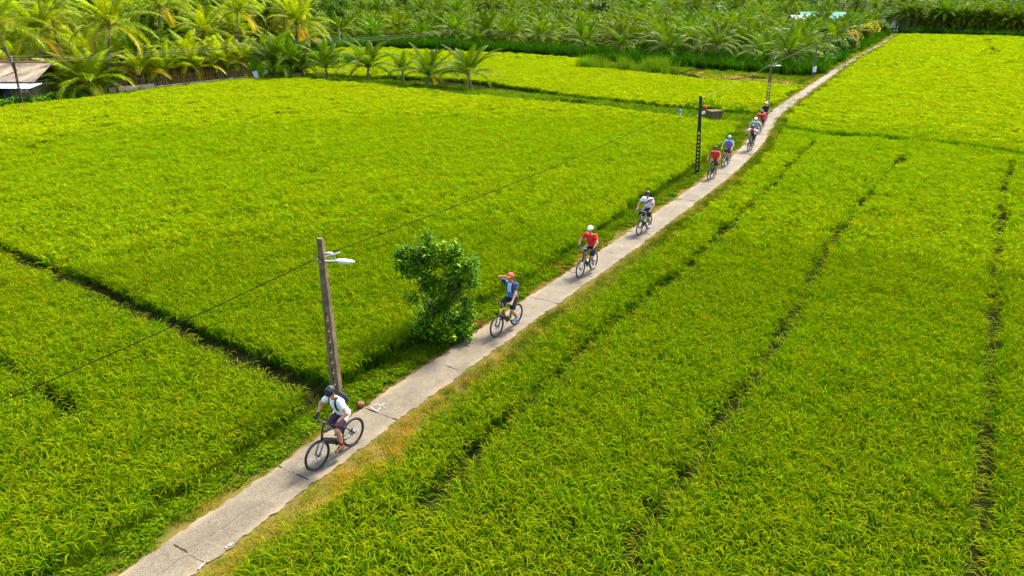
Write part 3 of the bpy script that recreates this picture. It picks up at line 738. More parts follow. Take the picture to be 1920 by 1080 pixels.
# the rest, too many to count: crowns and trunks
pm = []
for k in range(6):
    mb = MB(); mb.tube([[0, 0, -9], [0, 0, 0]], [.2, .14], 6); mb.c.append(np.broadcast_to(np.array([.12, .09, .05]), (mb.n, 3)))
    me = CROWNS[k]; n_ = len(me.vertices); v = np.empty(n_ * 3, np.float32); me.vertices.foreach_get('co', v); c = np.empty(n_ * 4, np.float32); me.attributes['Col'].data.foreach_get('color', c)
    mb.add(v.reshape(-1, 3), [tuple(p.vertices) for p in me.polygons], c.reshape(-1, 4)[:, :3]); pm.append(mb.mesh('far_palm'))
PMC = proto_coll('far_palm', pm, M_palmd)
# palms farther still, behind the plantation up to the horizon
for _ in range(900):
    Y = R.uniform(330, 620); X = R.uniform(-.8, .8) * Y; stuffP.append((X, Y, R.uniform(3, 9), R.uniform(1.0, 1.5)))
for _ in range(260):
    Y = R.uniform(245, 330); X = R.uniform(.56, .82) * Y; stuffP.append((X, Y, R.uniform(2.5, 6.0), R.uniform(1.0, 1.3)))
for _ in range(90):
    Y = R.uniform(165, 330); X = -R.uniform(.3, .8) * Y; stuffP.append((X, Y, R.uniform(4, 9), R.uniform(1.0, 1.3)))
sp_ = np.array([q for q in stuffP if not (abs(q[0] - at(1698, 22, 266)[0]) < 5 and abs(q[1] - 266) < 6)]); n_ = len(sp_)
scatter('palm_plantation', np.column_stack([sp_[:, :2], sp_[:, 2] + GZ]), np.column_stack([RNG.normal(0, .07, n_), RNG.normal(0, .07, n_), RNG.uniform(0, 6.28, n_)]), np.column_stack([sp_[:, 3]] * 3), RNG.integers(0, 6, n_), PMC, 'mass of distant palms receding to the horizon', 'palms')

# ---- leafy crowns
def leaf_cloud(seed, lobes, n, size, ca, cb, cnew=None, flat=.5):
    """leaf-sized quads spread through lobes (centre, radii); bright young leaves towards the shoots' ends"""
    rng = np.random.default_rng(seed); mb = MB(); W = np.array([r[0] * r[1] * r[2] for c, r in lobes]) ** .67; W /= W.sum()
    ks = rng.choice(len(lobes), n, p=W); C = np.array([c for c, r in lobes])[ks]; Rr = np.array([r for c, r in lobes])[ks]
    # leaves come in sprigs
    nsp = max(1, n // 9); dd = rng.normal(size=(nsp, 3)); dd /= np.linalg.norm(dd, axis=1)[:, None]; rr = rng.uniform(.35, 1.08, nsp) ** .6
    ksp = rng.choice(len(lobes), nsp, p=W); spc = np.array([c for c, r in lobes])[ksp] + dd * rr[:, None] * np.array([r for c, r in lobes])[ksp]
    j = rng.integers(0, nsp, n); P = spc[j] + rng.normal(0, size * .75, (n, 3))
    az = rng.uniform(0, 2 * PI, n); tl = rng.normal(0, flat, n)
    d = np.stack([np.cos(az) * np.cos(tl), np.sin(az) * np.cos(tl), np.sin(tl)], -1)
    s_ = np.stack([-np.sin(az), np.cos(az), rng.normal(0, flat, n)], -1); s_ /= np.linalg.norm(s_, axis=1)[:, None]
    ln = size * rng.uniform(.6, 1.4, n)[:, None]
    sp = np.stack([P - d * ln * .5, P, P + d * ln * .5 - np.array([0, 0, 1]) * ln * .15], 1)
    c = colours(rng, n, ca, cb, .25)
    if cnew is not None:
        young = (rng.uniform(0, 1, nsp) < .38)[j]; c[young] = colours(rng, int(young.sum()), cb, cnew, .15)
    mb.ribbon(sp, s_, ln * np.array([.25, .55, .08])[None], c); return mb
def limbs(seed, base, lobes, r0):
    mb = MB(); rng = np.random.default_rng(seed)
    for c, r in lobes:
        c = np.array(c, float); b = np.array(base, float); m = b * .5 + c * .5 + rng.normal(0, .12, 3) * np.linalg.norm(c - b) * .5; m[2] = b[2] + (c[2] - b[2]) * .55
        t = np.linspace(0, 1, 9)[:, None]; pts = b * (1 - t) ** 2 + 2 * m * t * (1 - t) + c * t ** 2
        mb.tube(pts, np.linspace(r0, r0 * .25, 9), 7)
    return mb
# the bush beside the path
bb = g(822, 642, -.1); bush = empty('roadside_bush', bb, 0, 'bushy green shrub standing at the path edge between the lamp pole and the second cyclist', 'bush')
def bl(px, py, dY=0.0): return np.array(at(px, py, bb[1] + dY)) - bb
lob = []
sil = np.array([(803, 436), (816, 458), (838, 466), (862, 474), (888, 494), (890, 525), (878, 552), (880, 590), (878, 622), (858, 650), (796, 650), (774, 622), (780, 580), (768, 548), (776, 520), (756, 500), (754, 478), (778, 470), (792, 456)], float)
rb_ = np.random.default_rng(31)
for q in [(801, 442), (806, 452), (796, 460), (812, 462), (848, 464), (858, 472), (762, 478), (772, 474)]: lob.append((bl(q[0], q[1], rb_.normal(.2, .12)), (.11, .11, .16)))
for _ in range(20):
    r = rb_.uniform(.16, .24); lob.append((bl(rb_.uniform(782, 872), rb_.uniform(585, 648), rb_.normal(-.05, .22)), (r, r, r * .8)))
while len(lob) < 95:
    q = np.array([[rb_.uniform(748, 895), rb_.uniform(438, 650)]])
    if not inpoly(q, sil)[0]: continue
    r = rb_.uniform(.13, .25) * (1.0 if q[0, 1] > 470 else .7); lob.append((bl(q[0, 0], q[0, 1], rb_.normal(.1, .30)), (r, r, r * .8)))
link('crown', leaf_cloud(5, lob, 12500, .115, (.016, .074, .0012), (.068, .168, .002), (.25, .34, .005)).mesh('crown'), bush, M_leaf)
link('trunk', limbs(5, (0, 0, 0), lob[28:46], .022).mesh('trunk', True), bush, M_bark)
# broadleaf trees of the grove
def tree(p, h, wid, label, seed, ca, cb, cn, leaf=.32, n=2600, group=None):
    rng = np.random.default_rng(seed); root = empty('broadleaf_tree', (p[0], p[1], GZ), 0, label, 'tree', group); lob = []
    for k in range(9):
        a = rng.uniform(0, 6.28); r = wid * rng.uniform(.1, .75); zz = h * rng.uniform(.45, .92); q = wid * rng.uniform(.28, .48)
        lob.append(((r * math.cos(a), r * math.sin(a), zz), (q, q, q * rng.uniform(.7, 1.0))))
    link('crown', leaf_cloud(seed, lob, n, leaf, ca, cb, cn).mesh('crown'), root, M_leaf)
    link('trunk', limbs(seed, (0, 0, 0), lob[:6], .16).mesh('trunk', True), root, M_bark); return root
TC = ((.045, .110, .003), (.105, .170, .005), (.20, .23, .008)); TD = ((.018, .075, .002), (.055, .125, .004), (.11, .17, .006))
for i, (px, cy, Y, h, wd, c, lab) in enumerate([
    (330, 60, 97, 8.5, 2.9, TC, 'yellow green feathery tree in the grove, left one of three'), (372, 35, 103, 10.5, 3.2, TC, 'tallest feathery tree in the middle of the grove'), (300, 85, 94, 6.5, 2.2, TC, 'low feathery tree just behind the stick fence palms'),
    (600, 30, 150, 10.5, 4.2, TD, 'dark green broadleaf tree above the small roof behind the far poles'), (560, 15, 138, 11, 3.8, TD, 'dark green broadleaf tree behind the tall pale palm'), (490, 25, 122, 10, 3.4, TC, 'bright green broadleaf tree above the thin pole'),
    (655, 25, 190, 10, 4.2, TD, 'dark tree at the left end of the plantation'), (450, 5, 132, 12, 4.0, TC, 'tall bright tree at the back of the grove'), (245, 15, 104, 11.5, 3.4, TD, 'dark tree behind the tallest bright palm')]):
    p = at(px, 300, Y); tree((p[0], Y), h, wd, lab, 300 + i, *c, leaf=.34 if Y < 110 else .5, n=3800 if Y < 110 else 2600)
# shrubs along the far left of the path
for i, (s_, off, h, wd, c, lab) in enumerate([
    (s_of(g(1655, 80)), 4.2, 4.6, 2.6, ((.20, .20, .006), (.36, .30, .01), (.45, .36, .03)), 'yellow leaved shrub beside the far end of the path'),
    (s_of(g(1640, 92)), 3.8, 3.0, 1.9, ((.22, .19, .01), (.38, .30, .02), (.42, .34, .05)), 'low yellow shrub by the path before the tall yellow one'),
    (s_of(g(1600, 108)), 3.6, 3.0, 2.0, TD, 'dark green shrub between plantation and path, nearest the straw field'),
    (s_of(g(1620, 100)), 3.4, 2.6, 1.8, TC, 'light green shrub between plantation and path below the yellow shrubs'),
    (s_of(g(1672, 68)), 3.6, 4.0, 2.4, TC, 'light green shrub where the path meets the distant trees'),
    (s_of(g(1672, 68)) + 26, -3.5, 3.6, 2.0, ((.12, .20, .01), (.25, .30, .02), (.3, .34, .04)), 'pale green round shrub right of the path end'),
    (S_END - 42, 0.5, 6.0, 3.4, TD, 'dark tree closing the far end of the path'), (S_END - 36, 5, 6.5, 3.4, TD, 'dark tree left of the far end of the path'),
    (s_of(g(1580, 120)), 3.2, 2.2, 1.5, TD, 'small dark shrub at the corner where plantation and path meet')]):
    p = pc(np.array([s_]), off)[0]; tree(p, h, wd, lab, 330 + i, *c, leaf=.45, n=1500).name = 'shrub'
# far wood closing the horizon
tm_ = []
for k in range(5):
    rng = np.random.default_rng(500 + k); lob = [((rng.uniform(-3, 3), rng.uniform(-3, 3), rng.uniform(4, 11)), (rng.uniform(1.8, 3),) * 3) for _ in range(9)]
    mb = leaf_cloud(500 + k, lob, 900, 1.1, *TD); n0 = mb.n; mb.tube([[0, 0, 0], [.3, 0, 7]], [.35, .2], 6); mb.c.append(np.broadcast_to(np.array([.1, .08, .05]), (mb.n - n0, 3))); tm_.append(mb.mesh('far_tree'))
FT = proto_coll('far_tree', tm_, M_far); P = []
for _ in range(700):
    Y = R.uniform(480, 1100); P.append((R.uniform(-.82, .82) * Y, Y))
for _ in range(60):
    Y = R.uniform(250, 480); P.append((R.uniform(-.2, .8) * Y, Y)) if R.random() < .8 else None
P = np.array([q for q in P if not (q[0] > 40 and q[1] < 260)]); n_ = len(P); sc = RNG.uniform(.75, 1.15, n_) * np.interp(P[:, 1], [250, 1000], [.75, 1.25])
scatter('far_wood', np.column_stack([P, np.full(n_, GZ)]), np.column_stack([np.zeros(n_), np.zeros(n_), RNG.uniform(0, 6.28, n_)]), np.column_stack([sc] * 3), RNG.integers(0, 5, n_), FT, 'dark far wood on the horizon', 'wood')

# ---- tall grass rows, reeds, bund weeds, straw (uncountable)
def strip_pts(line, width, dens, rng):
    d = np.hypot(*np.diff(line, axis=0).T); tot = d.sum(); n_ = int(tot * width * dens); s_ = rng.uniform(0, tot, n_); cs = np.concatenate([[0], np.cumsum(d)])
    x = np.interp(s_, cs, line[:, 0]); y = np.interp(s_, cs, line[:, 1]); k = np.clip(np.searchsorted(cs, s_) - 1, 0, len(d) - 1); t = np.diff(line, axis=0)[k] / d[k][:, None]
    o = rng.uniform(-.5, .5, n_) * width; return np.stack([x - t[:, 1] * o, y + t[:, 0] * o], -1)
MZ = [(.008, .045, .002), (.032, .092, .003)]
tg = [grass_clump(40, .45, 30, 1.6, .12, *MZ, 5, (2, 14), (30, 120)), grass_clump(41, .45, 30, 1.8, .12, *MZ, 5, (2, 14), (30, 120)), grass_clump(42, .4, 34, 1.3, .10, (.02, .09, .003), (.07, .16, .005), 5, (2, 20), (30, 120)),
      grass_clump(43, .45, 60, 1.9, .05, (.07, .16, .006), (.16, .24, .012), 5, (0, 14), (15, 60)), grass_clump(44, .45, 50, 1.1, .05, (.07, .15, .006), (.18, .24, .012), 5, (0, 20), (20, 70)),
      grass_clump(45, .6, 50, .5, .05, (.06, .13, .004), (.13, .19, .006), 4, (5, 40), (40, 110)), grass_clump(46, .5, 40, .25, .05, (.20, .12, .03), (.34, .22, .06), 4, (30, 70), (80, 110)),
      weed_clump(47, .5, 50, .30, (.03, .10, .003), (.10, .18, .006)), grass_clump(48, .7, 40, .12, .06, (.42, .27, .08), (.58, .40, .15), 3, (60, 85), (85, 95)), grass_clump(49, .7, 60, .22, .06, (.14, .17, .006), (.26, .24, .01), 4, (5, 40), (40, 110))]
TGC = proto_coll('tallgrass', tg, M_grass)
for i, o in enumerate(TGC.objects): o.name = 'tallgrass_%02d' % i
def grass_strip(name, label, cat, pts, kinds, z=GZ, sc=(.8, 1.2), seed=0):
    rng = np.random.default_rng(seed); n_ = len(pts); s_ = rng.uniform(*sc, n_)
    return scatter(name, np.column_stack([pts, np.full(n_, z)]), np.column_stack([rng.normal(0, .08, n_), rng.normal(0, .08, n_), rng.uniform(0, 6.28, n_)]), np.column_stack([s_] * 3), rng.choice(kinds, n_), TGC, label, cat)
rng = np.random.default_rng(91)
grass_strip('maize_row', 'dark green row of maize along the foot of the plantation', 'maize', strip_pts(gp([(700, 88), (760, 90), (880, 95), (1000, 101), (1080, 107), (1150, 110)]), 5.5, 2.6, rng), [0, 1, 0], sc=(1.0, 1.35))
grass_strip('tall_grass', 'dark tall grass between the straw patch and the plantation', 'grass', strip_pts(gp([(1150, 111), (1250, 119), (1316, 122), (1388, 128), (1460, 133), (1532, 139)]), 4.0, 3.2, rng), [1, 2, 2], sc=(.7, 1.1), seed=2)
grass_strip('reed_bed', 'light green reeds standing in the field behind the lone palms', 'reeds', np.concatenate([strip_pts(gp([(1094, 127), (1130, 130), (1180, 133), (1260, 140)]), 3.0, 3.4, rng), strip_pts(gp([(1215, 135), (1250, 137)]), 2.5, 8, rng)]), [3, 4, 4], sc=(.8, 1.25), seed=3)
grass_strip('straw_patch', 'patch of dry straw and stubble left of the path', 'straw', np.concatenate([strip_pts(gp([(1312, 138), (1350, 138), (1390, 141)]), 9, 4.5, rng), strip_pts(gp([(1385, 146), (1440, 150), (1510, 156)]), 5.5, 4.0, rng)]), [8, 8, 8, 9], sc=(.7, 1.2), seed=4)
grass_strip('short_grass', 'short yellow green grass round the straw patch', 'grass', np.concatenate([strip_pts(gp([(1110, 119), (1200, 126), (1285, 131)]), 10.0, 1.6, rng), strip_pts(gp([(1285, 146), (1360, 153), (1440, 158), (1512, 162)]), 3.5, 3, rng), strip_pts(gp([(1290, 133), (1400, 136), (1522, 147)]), 5, 2.2, rng), strip_pts(gp([(1480, 175), (1440, 200), (1400, 226), (1380, 240), (1340, 262)]), 3.2, 4.0, rng), strip_pts(gp([(1300, 225), (1360, 230), (1410, 232)]), 3.0, 4.0, rng)]), [9, 9, 5], sc=(.7, 1.1), seed=5)
bundline = gp([(1400, 215), (1350, 214), (1280, 212), (1180, 202), (1080, 192), (980, 180), (880, 170), (780, 160), (680, 152), (600, 150), (550, 149)])
bp = strip_pts(bundline, 5.5, 7, rng); kk = np.where(lowf(bp, .5, 4) > 1.1, 0, 1)
grass_strip('bund_weeds', 'weeds growing along the bund under the lone palms', 'weeds', bp[kk == 1], [5, 7, 7, 5], sc=(.6, 1.15), seed=6)
bp2 = strip_pts(gp([(1080, 200), (980, 189), (900, 181), (800, 168), (700, 158), (640, 153)]), 3.4, 6, rng)
grass_strip('dry_bund_grass', 'brown dry grass along the near side of the bund', 'grass', bp2, [6, 6, 8, 5], sc=(.7, 1.2), seed=7)
grass_strip('ditch_grass', 'dark grass in the ditch behind the concrete block', 'grass', strip_pts(gp([(1300, 201), (1340, 206), (1400, 212)]), 2.0, 4, rng), [2, 2, 7], sc=(.6, .9), seed=8)
grass_strip('ditch_tuft', 'dark tufts at the end of the bund right of the path', 'grass', strip_pts(gp([(1455, 242), (1490, 247), (1500, 248)]), .9, 6, rng), [2, 7], sc=(.4, .55), seed=9)
grass_strip('bund_grass', 'dark grass on the low bund crossing the right field', 'grass', strip_pts(bund2, .9, 5, rng), [2, 2, 7], sc=(.42, .62), seed=13)
grass_strip('edge_grass', 'grass and low weeds at the foot of the grove', 'grass', np.concatenate([strip_pts(gp([(0, 200), (90, 190), (180, 183), (320, 164), (470, 147)]), 3, 2, rng), strip_pts(gp([(480, 147), (560, 145), (640, 146)]), 5, 2.5, rng)]), [5, 7, 5], sc=(.8, 1.4), seed=10)
grass_strip('far_edge_grass', 'dark bushes and grass under the far row of palms', 'grass', strip_pts(np.array([q for q in far_edge]) + np.array([1, 3]), 4, 1.6, rng), [2, 7, 1], sc=(.9, 1.5), seed=11)
grass_strip('undergrowth', 'dark undergrowth below the palms', 'undergrowth', np.concatenate([strip_pts(gp([(640, 80), (760, 82), (900, 88), (1000, 95), (1120, 103), (1250, 112), (1400, 123), (1535, 137)]) + np.array([0, 4]), 8, .5, rng), strip_pts(pside, 7, 1.2, rng), strip_pts(gp([(540, 100), (600, 92), (650, 86), (710, 84)]), 9, 1.2, rng), strip_pts(gp([(0, 180), (160, 172), (320, 158), (470, 143), (600, 130)]) + np.array([0, 15]), 16, .6, rng), strip_pts(gp([(0, 150), (160, 145), (320, 130), (600, 112)]), 30, .25, rng)]), [7, 2, 2, 1], sc=(.8, 1.5), seed=12)
# ================================================================== poles and wires
M_pole = pmat('pole_concrete', (.105, .072, .040), .95, col2=(.20, .15, .09), scale=5, bump=.01, spec=.1)
M_poled = pmat('pole_dark', (.022, .018, .014), .95, col2=(.045, .036, .024), scale=5, bump=.01)
M_poleg = pmat('pole_grey', (.26, .23, .19), .9, col2=(.36, .33, .28), scale=5)
M_white = pmat('white_enamel', (.62, .64, .64), .45)
M_lens = pmat('lamp_glass', (.75, .78, .78), .2, spec=.6)
def shaft_mesh(h, w0, t0, top=.55, slots=(.35, .62), ns=6, sw=.16):
    """tapered concrete post, its lower part pierced by a ladder of slots"""
    mb = MB(); tp = lambda z: 1 - (1 - top) * z / h
    def prism(z0, z1, x0, x1):
        v = [];
        for z in (z0, z1):
            k = tp(z); v += [[x0 * w0 * k, -t0 / 2 * k, z], [x1 * w0 * k, -t0 / 2 * k, z], [x1 * w0 * k, t0 / 2 * k, z], [x0 * w0 * k, t0 / 2 * k, z]]
        mb.add(v, [(3, 2, 1, 0), (4, 5, 6, 7), (0, 1, 5, 4), (1, 2, 6, 5), (2, 3, 7, 6), (3, 0, 4, 7)])
    z0, z1 = slots[0], slots[1] * h
    prism(-.4, z0, -.5, .5); prism(z1, h, -.5, .5); prism(z0, z1, -.5, -sw); prism(z0, z1, sw, .5)
    st = (z1 - z0) / ns
    for k in range(1, ns): prism(z0 + k * st - .055, z0 + k * st + .055, -sw + .002, sw - .002)
    return mb.mesh('shaft')
def pole(bpx, tpx, w0, t0, yaw, label, mat, slots=(.35, .62), ns=6, zb=None, sw=.16):
    b = g(*bpx, -.08 if zb is None else zb); t = at(*tpx, b[1]); ax = Vector(t - b); h = ax.length
    root = empty('utility_pole', b, 0, label, 'pole')
    az_ = ax.normalized(); ay_ = (Vector((0, 1, 0)) - az_ * az_.y).normalized(); ax_ = ay_.cross(az_)
    root.rotation_euler = (Matrix((ax_, ay_, az_)).transposed() @ Matrix.Rotation(yaw, 3, 'Z')).to_euler()
    link('shaft', shaft_mesh(h, w0, t0, slots=slots, ns=ns, sw=sw), root, mat)
    return root, b, t, h
def lamp(root, h, zf, yaw_dir, s=1.0):
    """street lamp: bracket, arm and flat luminaire, plus the bare strip above it"""
    Ri = root.rotation_euler.to_matrix().inverted(); d = np.array(Ri @ Vector(yaw_dir)); d /= np.linalg.norm(d)
    u = np.array(Ri @ Vector((0, 0, 1))); sd_ = np.cross(u, d); z = np.array([0, 0, h * zf])
    fr_ = np.stack([d, sd_, u], 1)
    mb = MB(); mb.tube([z - d * .05 * s, z + d * .25 * s + u * .02, z + d * .42 * s + u * .04], .022 * s, 8); link('lamp_arm', mb.mesh('lamp_arm'), root, M_white)
    mb = MB(); pr = [(0.36, .035, .03), (.46, .09, .055), (.6, .10, .06), (.78, .085, .045), (.88, .03, .02)]
    v = []
    for x, wy, hz_ in pr:
        for a in np.linspace(0, 2 * PI, 10, endpoint=False): v.append(z + d * x * s + sd_ * math.cos(a) * wy * s + u * (.04 + math.sin(a) * hz_ * (1 if math.sin(a) > 0 else .5)) * s)
    f = [(i * 10 + j, i * 10 + (j + 1) % 10, (i + 1) * 10 + (j + 1) % 10, (i + 1) * 10 + j) for i in range(4) for j in range(10)] + [tuple(range(10))[::-1], tuple(range(40, 50))]
    mb.add(v, f); hd = link('lamp_head', mb.mesh('lamp_head', True), root, M_white)
    mb = MB(); mb.box(z + d * .62 * s + u * .012 * s, (.30 * s, .13 * s, .02 * s), fr_); link('lens', mb.mesh('lens'), hd, M_lens)
    mb = MB(); mb.tube([z - d * .28 * s + u * .0, z + d * .50 * s + u * .27 * s], .016 * s, 6); link('strip', mb.mesh('strip'), root, M_white)
    mb = MB(); mb.box(z + u * .03, (.06, .30 * s, .05), fr_); mb.tube([z + d * .28 * s + u * .05, z + d * .26 * s + u * .17 * s], .012 * s, 6); mb.tube([z + d * .36 * s + u * .06, z + d * .34 * s + u * .2 * s], .012 * s, 6); link('bracket', mb.mesh('bracket'), root, M_steel)
def insul(root, h, zf, yaw_dir, n=1, sp=.25):
    Ri = root.rotation_euler.to_matrix().inverted(); d = np.array(Ri @ Vector(yaw_dir)); z = np.array([0, 0, h * zf])
    for k in range(n):
        mb = MB(); q = z - np.array([0, 0, k * sp]); mb.tube([q, q + d * .14, q + d * .16, q + d * .26, q + d * .28], [.012, .012, .035, .04, .02], 8); link('insulator', mb.mesh('insulator'), root, M_white)
dirR = (.98, -.2, 0)
p1, b1, t1, h1 = pole((632, 737), (600, 447), .26, .18, -.30, 'brown concrete pole with a white street lamp behind the first cyclist', M_pole, (.25, .55), 7, sw=.17)
lamp(p1, h1, .865, dirR, .95); insul(p1, h1, .915, dirR)
p2, b2, t2, h2 = pole((1307, 326), (1314, 180), .29, .14, -.27, 'dark slotted concrete pole beside the cyclist in red and the blue helmet', M_poled, (.25, .55), 10, sw=.17)
insul(p2, h2, .8, dirR)
p3, b3, t3, h3 = pole((1438, 202), (1447, 115), .36, .14, -.35, 'slotted concrete pole with a street lamp behind the last cyclist', M_pole, (.25, .55), 7, sw=.24)
lamp(p3, h3, .90, dirR, 1.0)
p4, b4, t4, h4 = pole((1524, 146), (1532, 84), .28, .2, 0, 'pole with a white meter box at the corner of the plantation', M_pole)
mb = MB(); mb.box((0, -.2, 1.05), (.42, .22, .6)); mb.box((0, -.2, 1.37), (.48, .28, .05)); link('meter_box', mb.mesh('meter_box'), p4, M_white)
pF, bF, tF, hF = pole((1711, 63), (1717, 14), .30, .22, 0, 'pale pole at the far end of the right rice field', M_poleg)
mb = MB(); mb.box((0, -.2, 2.6), (.4, .2, .5)); link('meter_box', mb.mesh('meter_box'), pF, M_white)
pA, bA, tA, hA = pole((43, 205), (23, 104), .24, .2, .3, 'dark leaning pole carrying three wires in front of the farmhouse', M_poled, zb=GZ)
pB, bB, tB, hB = pole((501, 151), (495, 74), .24, .2, .2, 'thin pole with a small white box at the corner of the grove', M_pole, zb=GZ)
pC, bC, tC, hC = pole((638, 91), (635, 53), .34, .26, 0, 'thin pale pole standing alone left of the plantation', M_poleg, zb=GZ)
pD, bD, tD, hD = pole((843, 108), (842, 54), .26, .2, 0, 'thin dark pole at the back of the field before the maize', M_poled, zb=GZ)
for r_, h_ in ((pA, hA), (pB, hB), (pD, hD)): insul(r_, h_, .985, (.3, -1, 0), 3, .22)
mb = MB(); mb.box((0, -.16, hB * .22), (.28, .16, .42)); link('meter_box', mb.mesh('meter_box'), pB, M_white)
def wire(a, b, sag, r, label, mat, group=None, n=28):
    a, b = np.asarray(a, float), np.asarray(b, float); t = np.linspace(0, 1, n)[:, None]
    pts = a * (1 - t) + b * t - np.array([0, 0, 1]) * 4 * sag * t * (1 - t)
    mb = MB(); mb.tube(pts, r, 6); return tag(link('overhead_wire', mb.mesh('overhead_wire'), None, mat), label, 'wire', group)
w1 = at(602, 480, b1[1]); w2 = t2 - np.array([0, 0, .12]); w3 = t3 - np.array([0, 0, .25]); w4 = at(1534, 78, b4[1])
wl = at(-260, 862, 9.5)
wire(wl, w1, .10, .010, 'black wire crossing the lower left field to the lamp pole', M_wire)
wire(w1, w2, .30, .009, 'thin dark wire spanning from the lamp pole to the dark slotted pole', M_wire)
wire(w2, w3, .12, .005, 'thin pale wire between the dark slotted pole and the far lamp pole', M_wirel)
wire(w3, w4, .10, .006, 'pale wire from the far lamp pole to the pole with the meter box', M_wirel)
wire(w4, at(1572, 68, 128), .12, .007, 'pale wire running on over the plantation past the meter box pole', M_wirel)
for k in range(3):
    z = np.array([0, 0, -.08 - .24 * k]); gl = 'three parallel wires across the left grove'
    wire(tA + z + np.array([-22, -9, -.2]), tA + z, .2, .008, ('top', 'middle', 'bottom')[k] + ' wire left of the dark leaning pole', M_wirel, gl)
    wire(tA + z, tB + z, .40, .009, ('top', 'middle', 'bottom')[k] + ' of three pale wires across the grove', M_wirel, gl)
    wire(tB + z, tD + z, .45, .010, ('top', 'middle', 'bottom')[k] + ' of three wires over the lone young palms', M_wirel, gl)
    wire(tD + z, at(1180, 62 + 2 * k, bD[1] - 6), .4, .010, ('top', 'middle', 'bottom')[k] + ' of three wires along the maize row', M_wirel, gl)

# ================================================================== farmhouse on the left
M_sheet = pmat('fibre_sheet', (.34, .25, .18), .95, col2=(.50, .39, .30), scale=1.3, spec=.05)
M_awn = pmat('white_sheet', (.70, .70, .72), .6, var=.08, scale=1)
M_wallo = pmat('plaster_olive', (.17, .145, .07), .9, var=.3, scale=2)
M_darkwood = pmat('dark_wood', (.05, .04, .03), .9, var=.3)
M_red = pmat('red_ridge', (.40, .14, .08), .8)
M_blue = pmat('blue_door', (.02, .04, .12), .6)
hx0, hx1, HY = -61.0, at(77, 190, 72)[0], 72.5
house = empty('farmhouse', ((hx0 + hx1) / 2, HY, GZ), 0, 'low farmhouse with brown corrugated roof and white awning at the left edge', 'house')
hc = np.array(house.location); zr = at(10, 117, HY + 3.4)[2] - GZ; ze = at(40, 154, HY - .4)[2] - GZ; za = at(40, 165, HY - 2.2)[2] - GZ
def corr(x0, x1, ya, za_, yb, zb_, amp=.03, step=.12):
    xs = np.arange(x0, x1 + 1e-6, step / 4); wv = amp * np.sin(xs / step * 2 * PI)
    v = np.concatenate([np.stack([xs, np.full_like(xs, ya), za_ + wv], -1), np.stack([xs, np.full_like(xs, yb), zb_ + wv], -1)]); n_ = len(xs)
    v2 = v - np.array([0, 0, .02]); f = [(i, i + 1, n_ + i + 1, n_ + i) for i in range(n_ - 1)]
    mb = MB(); mb.add(v, f); mb.add(v2, [q[::-1] for q in f]); return mb
rf = empty('roof'); rf.parent = house
wd = (hx1 - hx0) / 2; xs = np.arange(-wd - .2, wd - .7, 1.02)
for x in xs:
    dz = R.uniform(0, .03)
    link('roof_sheet', corr(x, x + 1.06, -.4, ze + dz, 3.4, zr + dz, .035, .26).mesh('roof_sheet', True), rf, M_sheet)
    link('roof_sheet', corr(x, x + 1.06, 7.2, ze + dz, 3.4, zr + dz, .035, .26).mesh('roof_sheet', True), rf, M_sheet)
mb = MB(); mb.tube([[-wd - .2, 3.4, zr + .06], [wd + .35, 3.4, zr + .06]], .11, 8); link('ridge_cap', mb.mesh('ridge_cap'), rf, M_red)
for x in np.arange(-wd - .2, wd, 2.0):
    link('awning_sheet', corr(x, min(x + 2.04, wd + .6), -2.4, za, -.3, ze - .12, .012, .2).mesh('awning_sheet', True), house, M_awn)
mb = MB(); mb.box((-wd / 2 - 1.1, 0, 0), (.1, .1, .1))
def wall(x0, x1, z0, z1, y=0.0, nm='wall', m=M_wallo, th=.16):
    mb = MB(); mb.box(((x0 + x1) / 2, y, (z0 + z1) / 2), (x1 - x0, th, z1 - z0)); return link(nm, mb.mesh(nm), house, m)
dx = at(22, 180, HY)[0] - hc[0]; wx = at(47, 172, HY)[0] - hc[0]
wall(dx, wx - .45, 0, ze - .1); wall(wx + .45, wd - .9, 0, ze - .1); wall(wx - .45, wx + .45, 0, 1.0); wall(wx - .45, wx + .45, 1.75, ze - .1)
wall(-wd, dx - 2.6, 0, ze - .1); wall(-wd, wd - .9, 0, ze, 6.9)
for xx in (-wd + .08, wd - .98): 
    mb = MB(); mb.box((xx, 3.45, ze / 2), (.16, 6.7, ze)); link('wall', mb.mesh('wall'), house, M_wallo)
wn = wall(wx - .42, wx + .42, 1.02, 1.73, -.03, 'window', M_white, .06)
mb = MB(); mb.box((wx, -.07, 1.375), (.05, .04, .7)); link('window_bar', mb.mesh('window_bar'), wn, M_darkwood)
wall(dx - .55, dx - .02, .02, 2.0, -.12, 'door', M_blue, .05)
for x in (-wd + .3, dx - .9, wd + .2):
    mb = MB(); mb.tube([[x, -2.2, 0], [x, -2.2, za - .03]], .06, 8); link('awning_post', mb.mesh('awning_post'), house, M_darkwood)
# hedge in front of it
def hedge(line, h, r, label, seed, n):
    b = line.mean(0); root = empty('hedge', (b[0], b[1], GZ), 0, label, 'hedge'); lob = []
    for q in resample(line, 16): lob.append(((q[0] - b[0], q[1] - b[1], h * .5), (r * 1.4, r, h * .55)))
    link('crown', leaf_cloud(seed, lob, n, .22, (.03, .11, .003), (.09, .18, .006), (.15, .22, .01)).mesh('crown'), root, M_leaf)
    return root
hedge(gp([(0, 203), (40, 199), (80, 195), (110, 191)], GZ), .75, .55, 'low clipped hedge in front of the farmhouse', 61, 2600)
hedge(gp([(108, 192), (130, 189), (150, 187)], GZ), .95, .6, 'darker rounded hedge at the foot of the palms', 62, 1600)

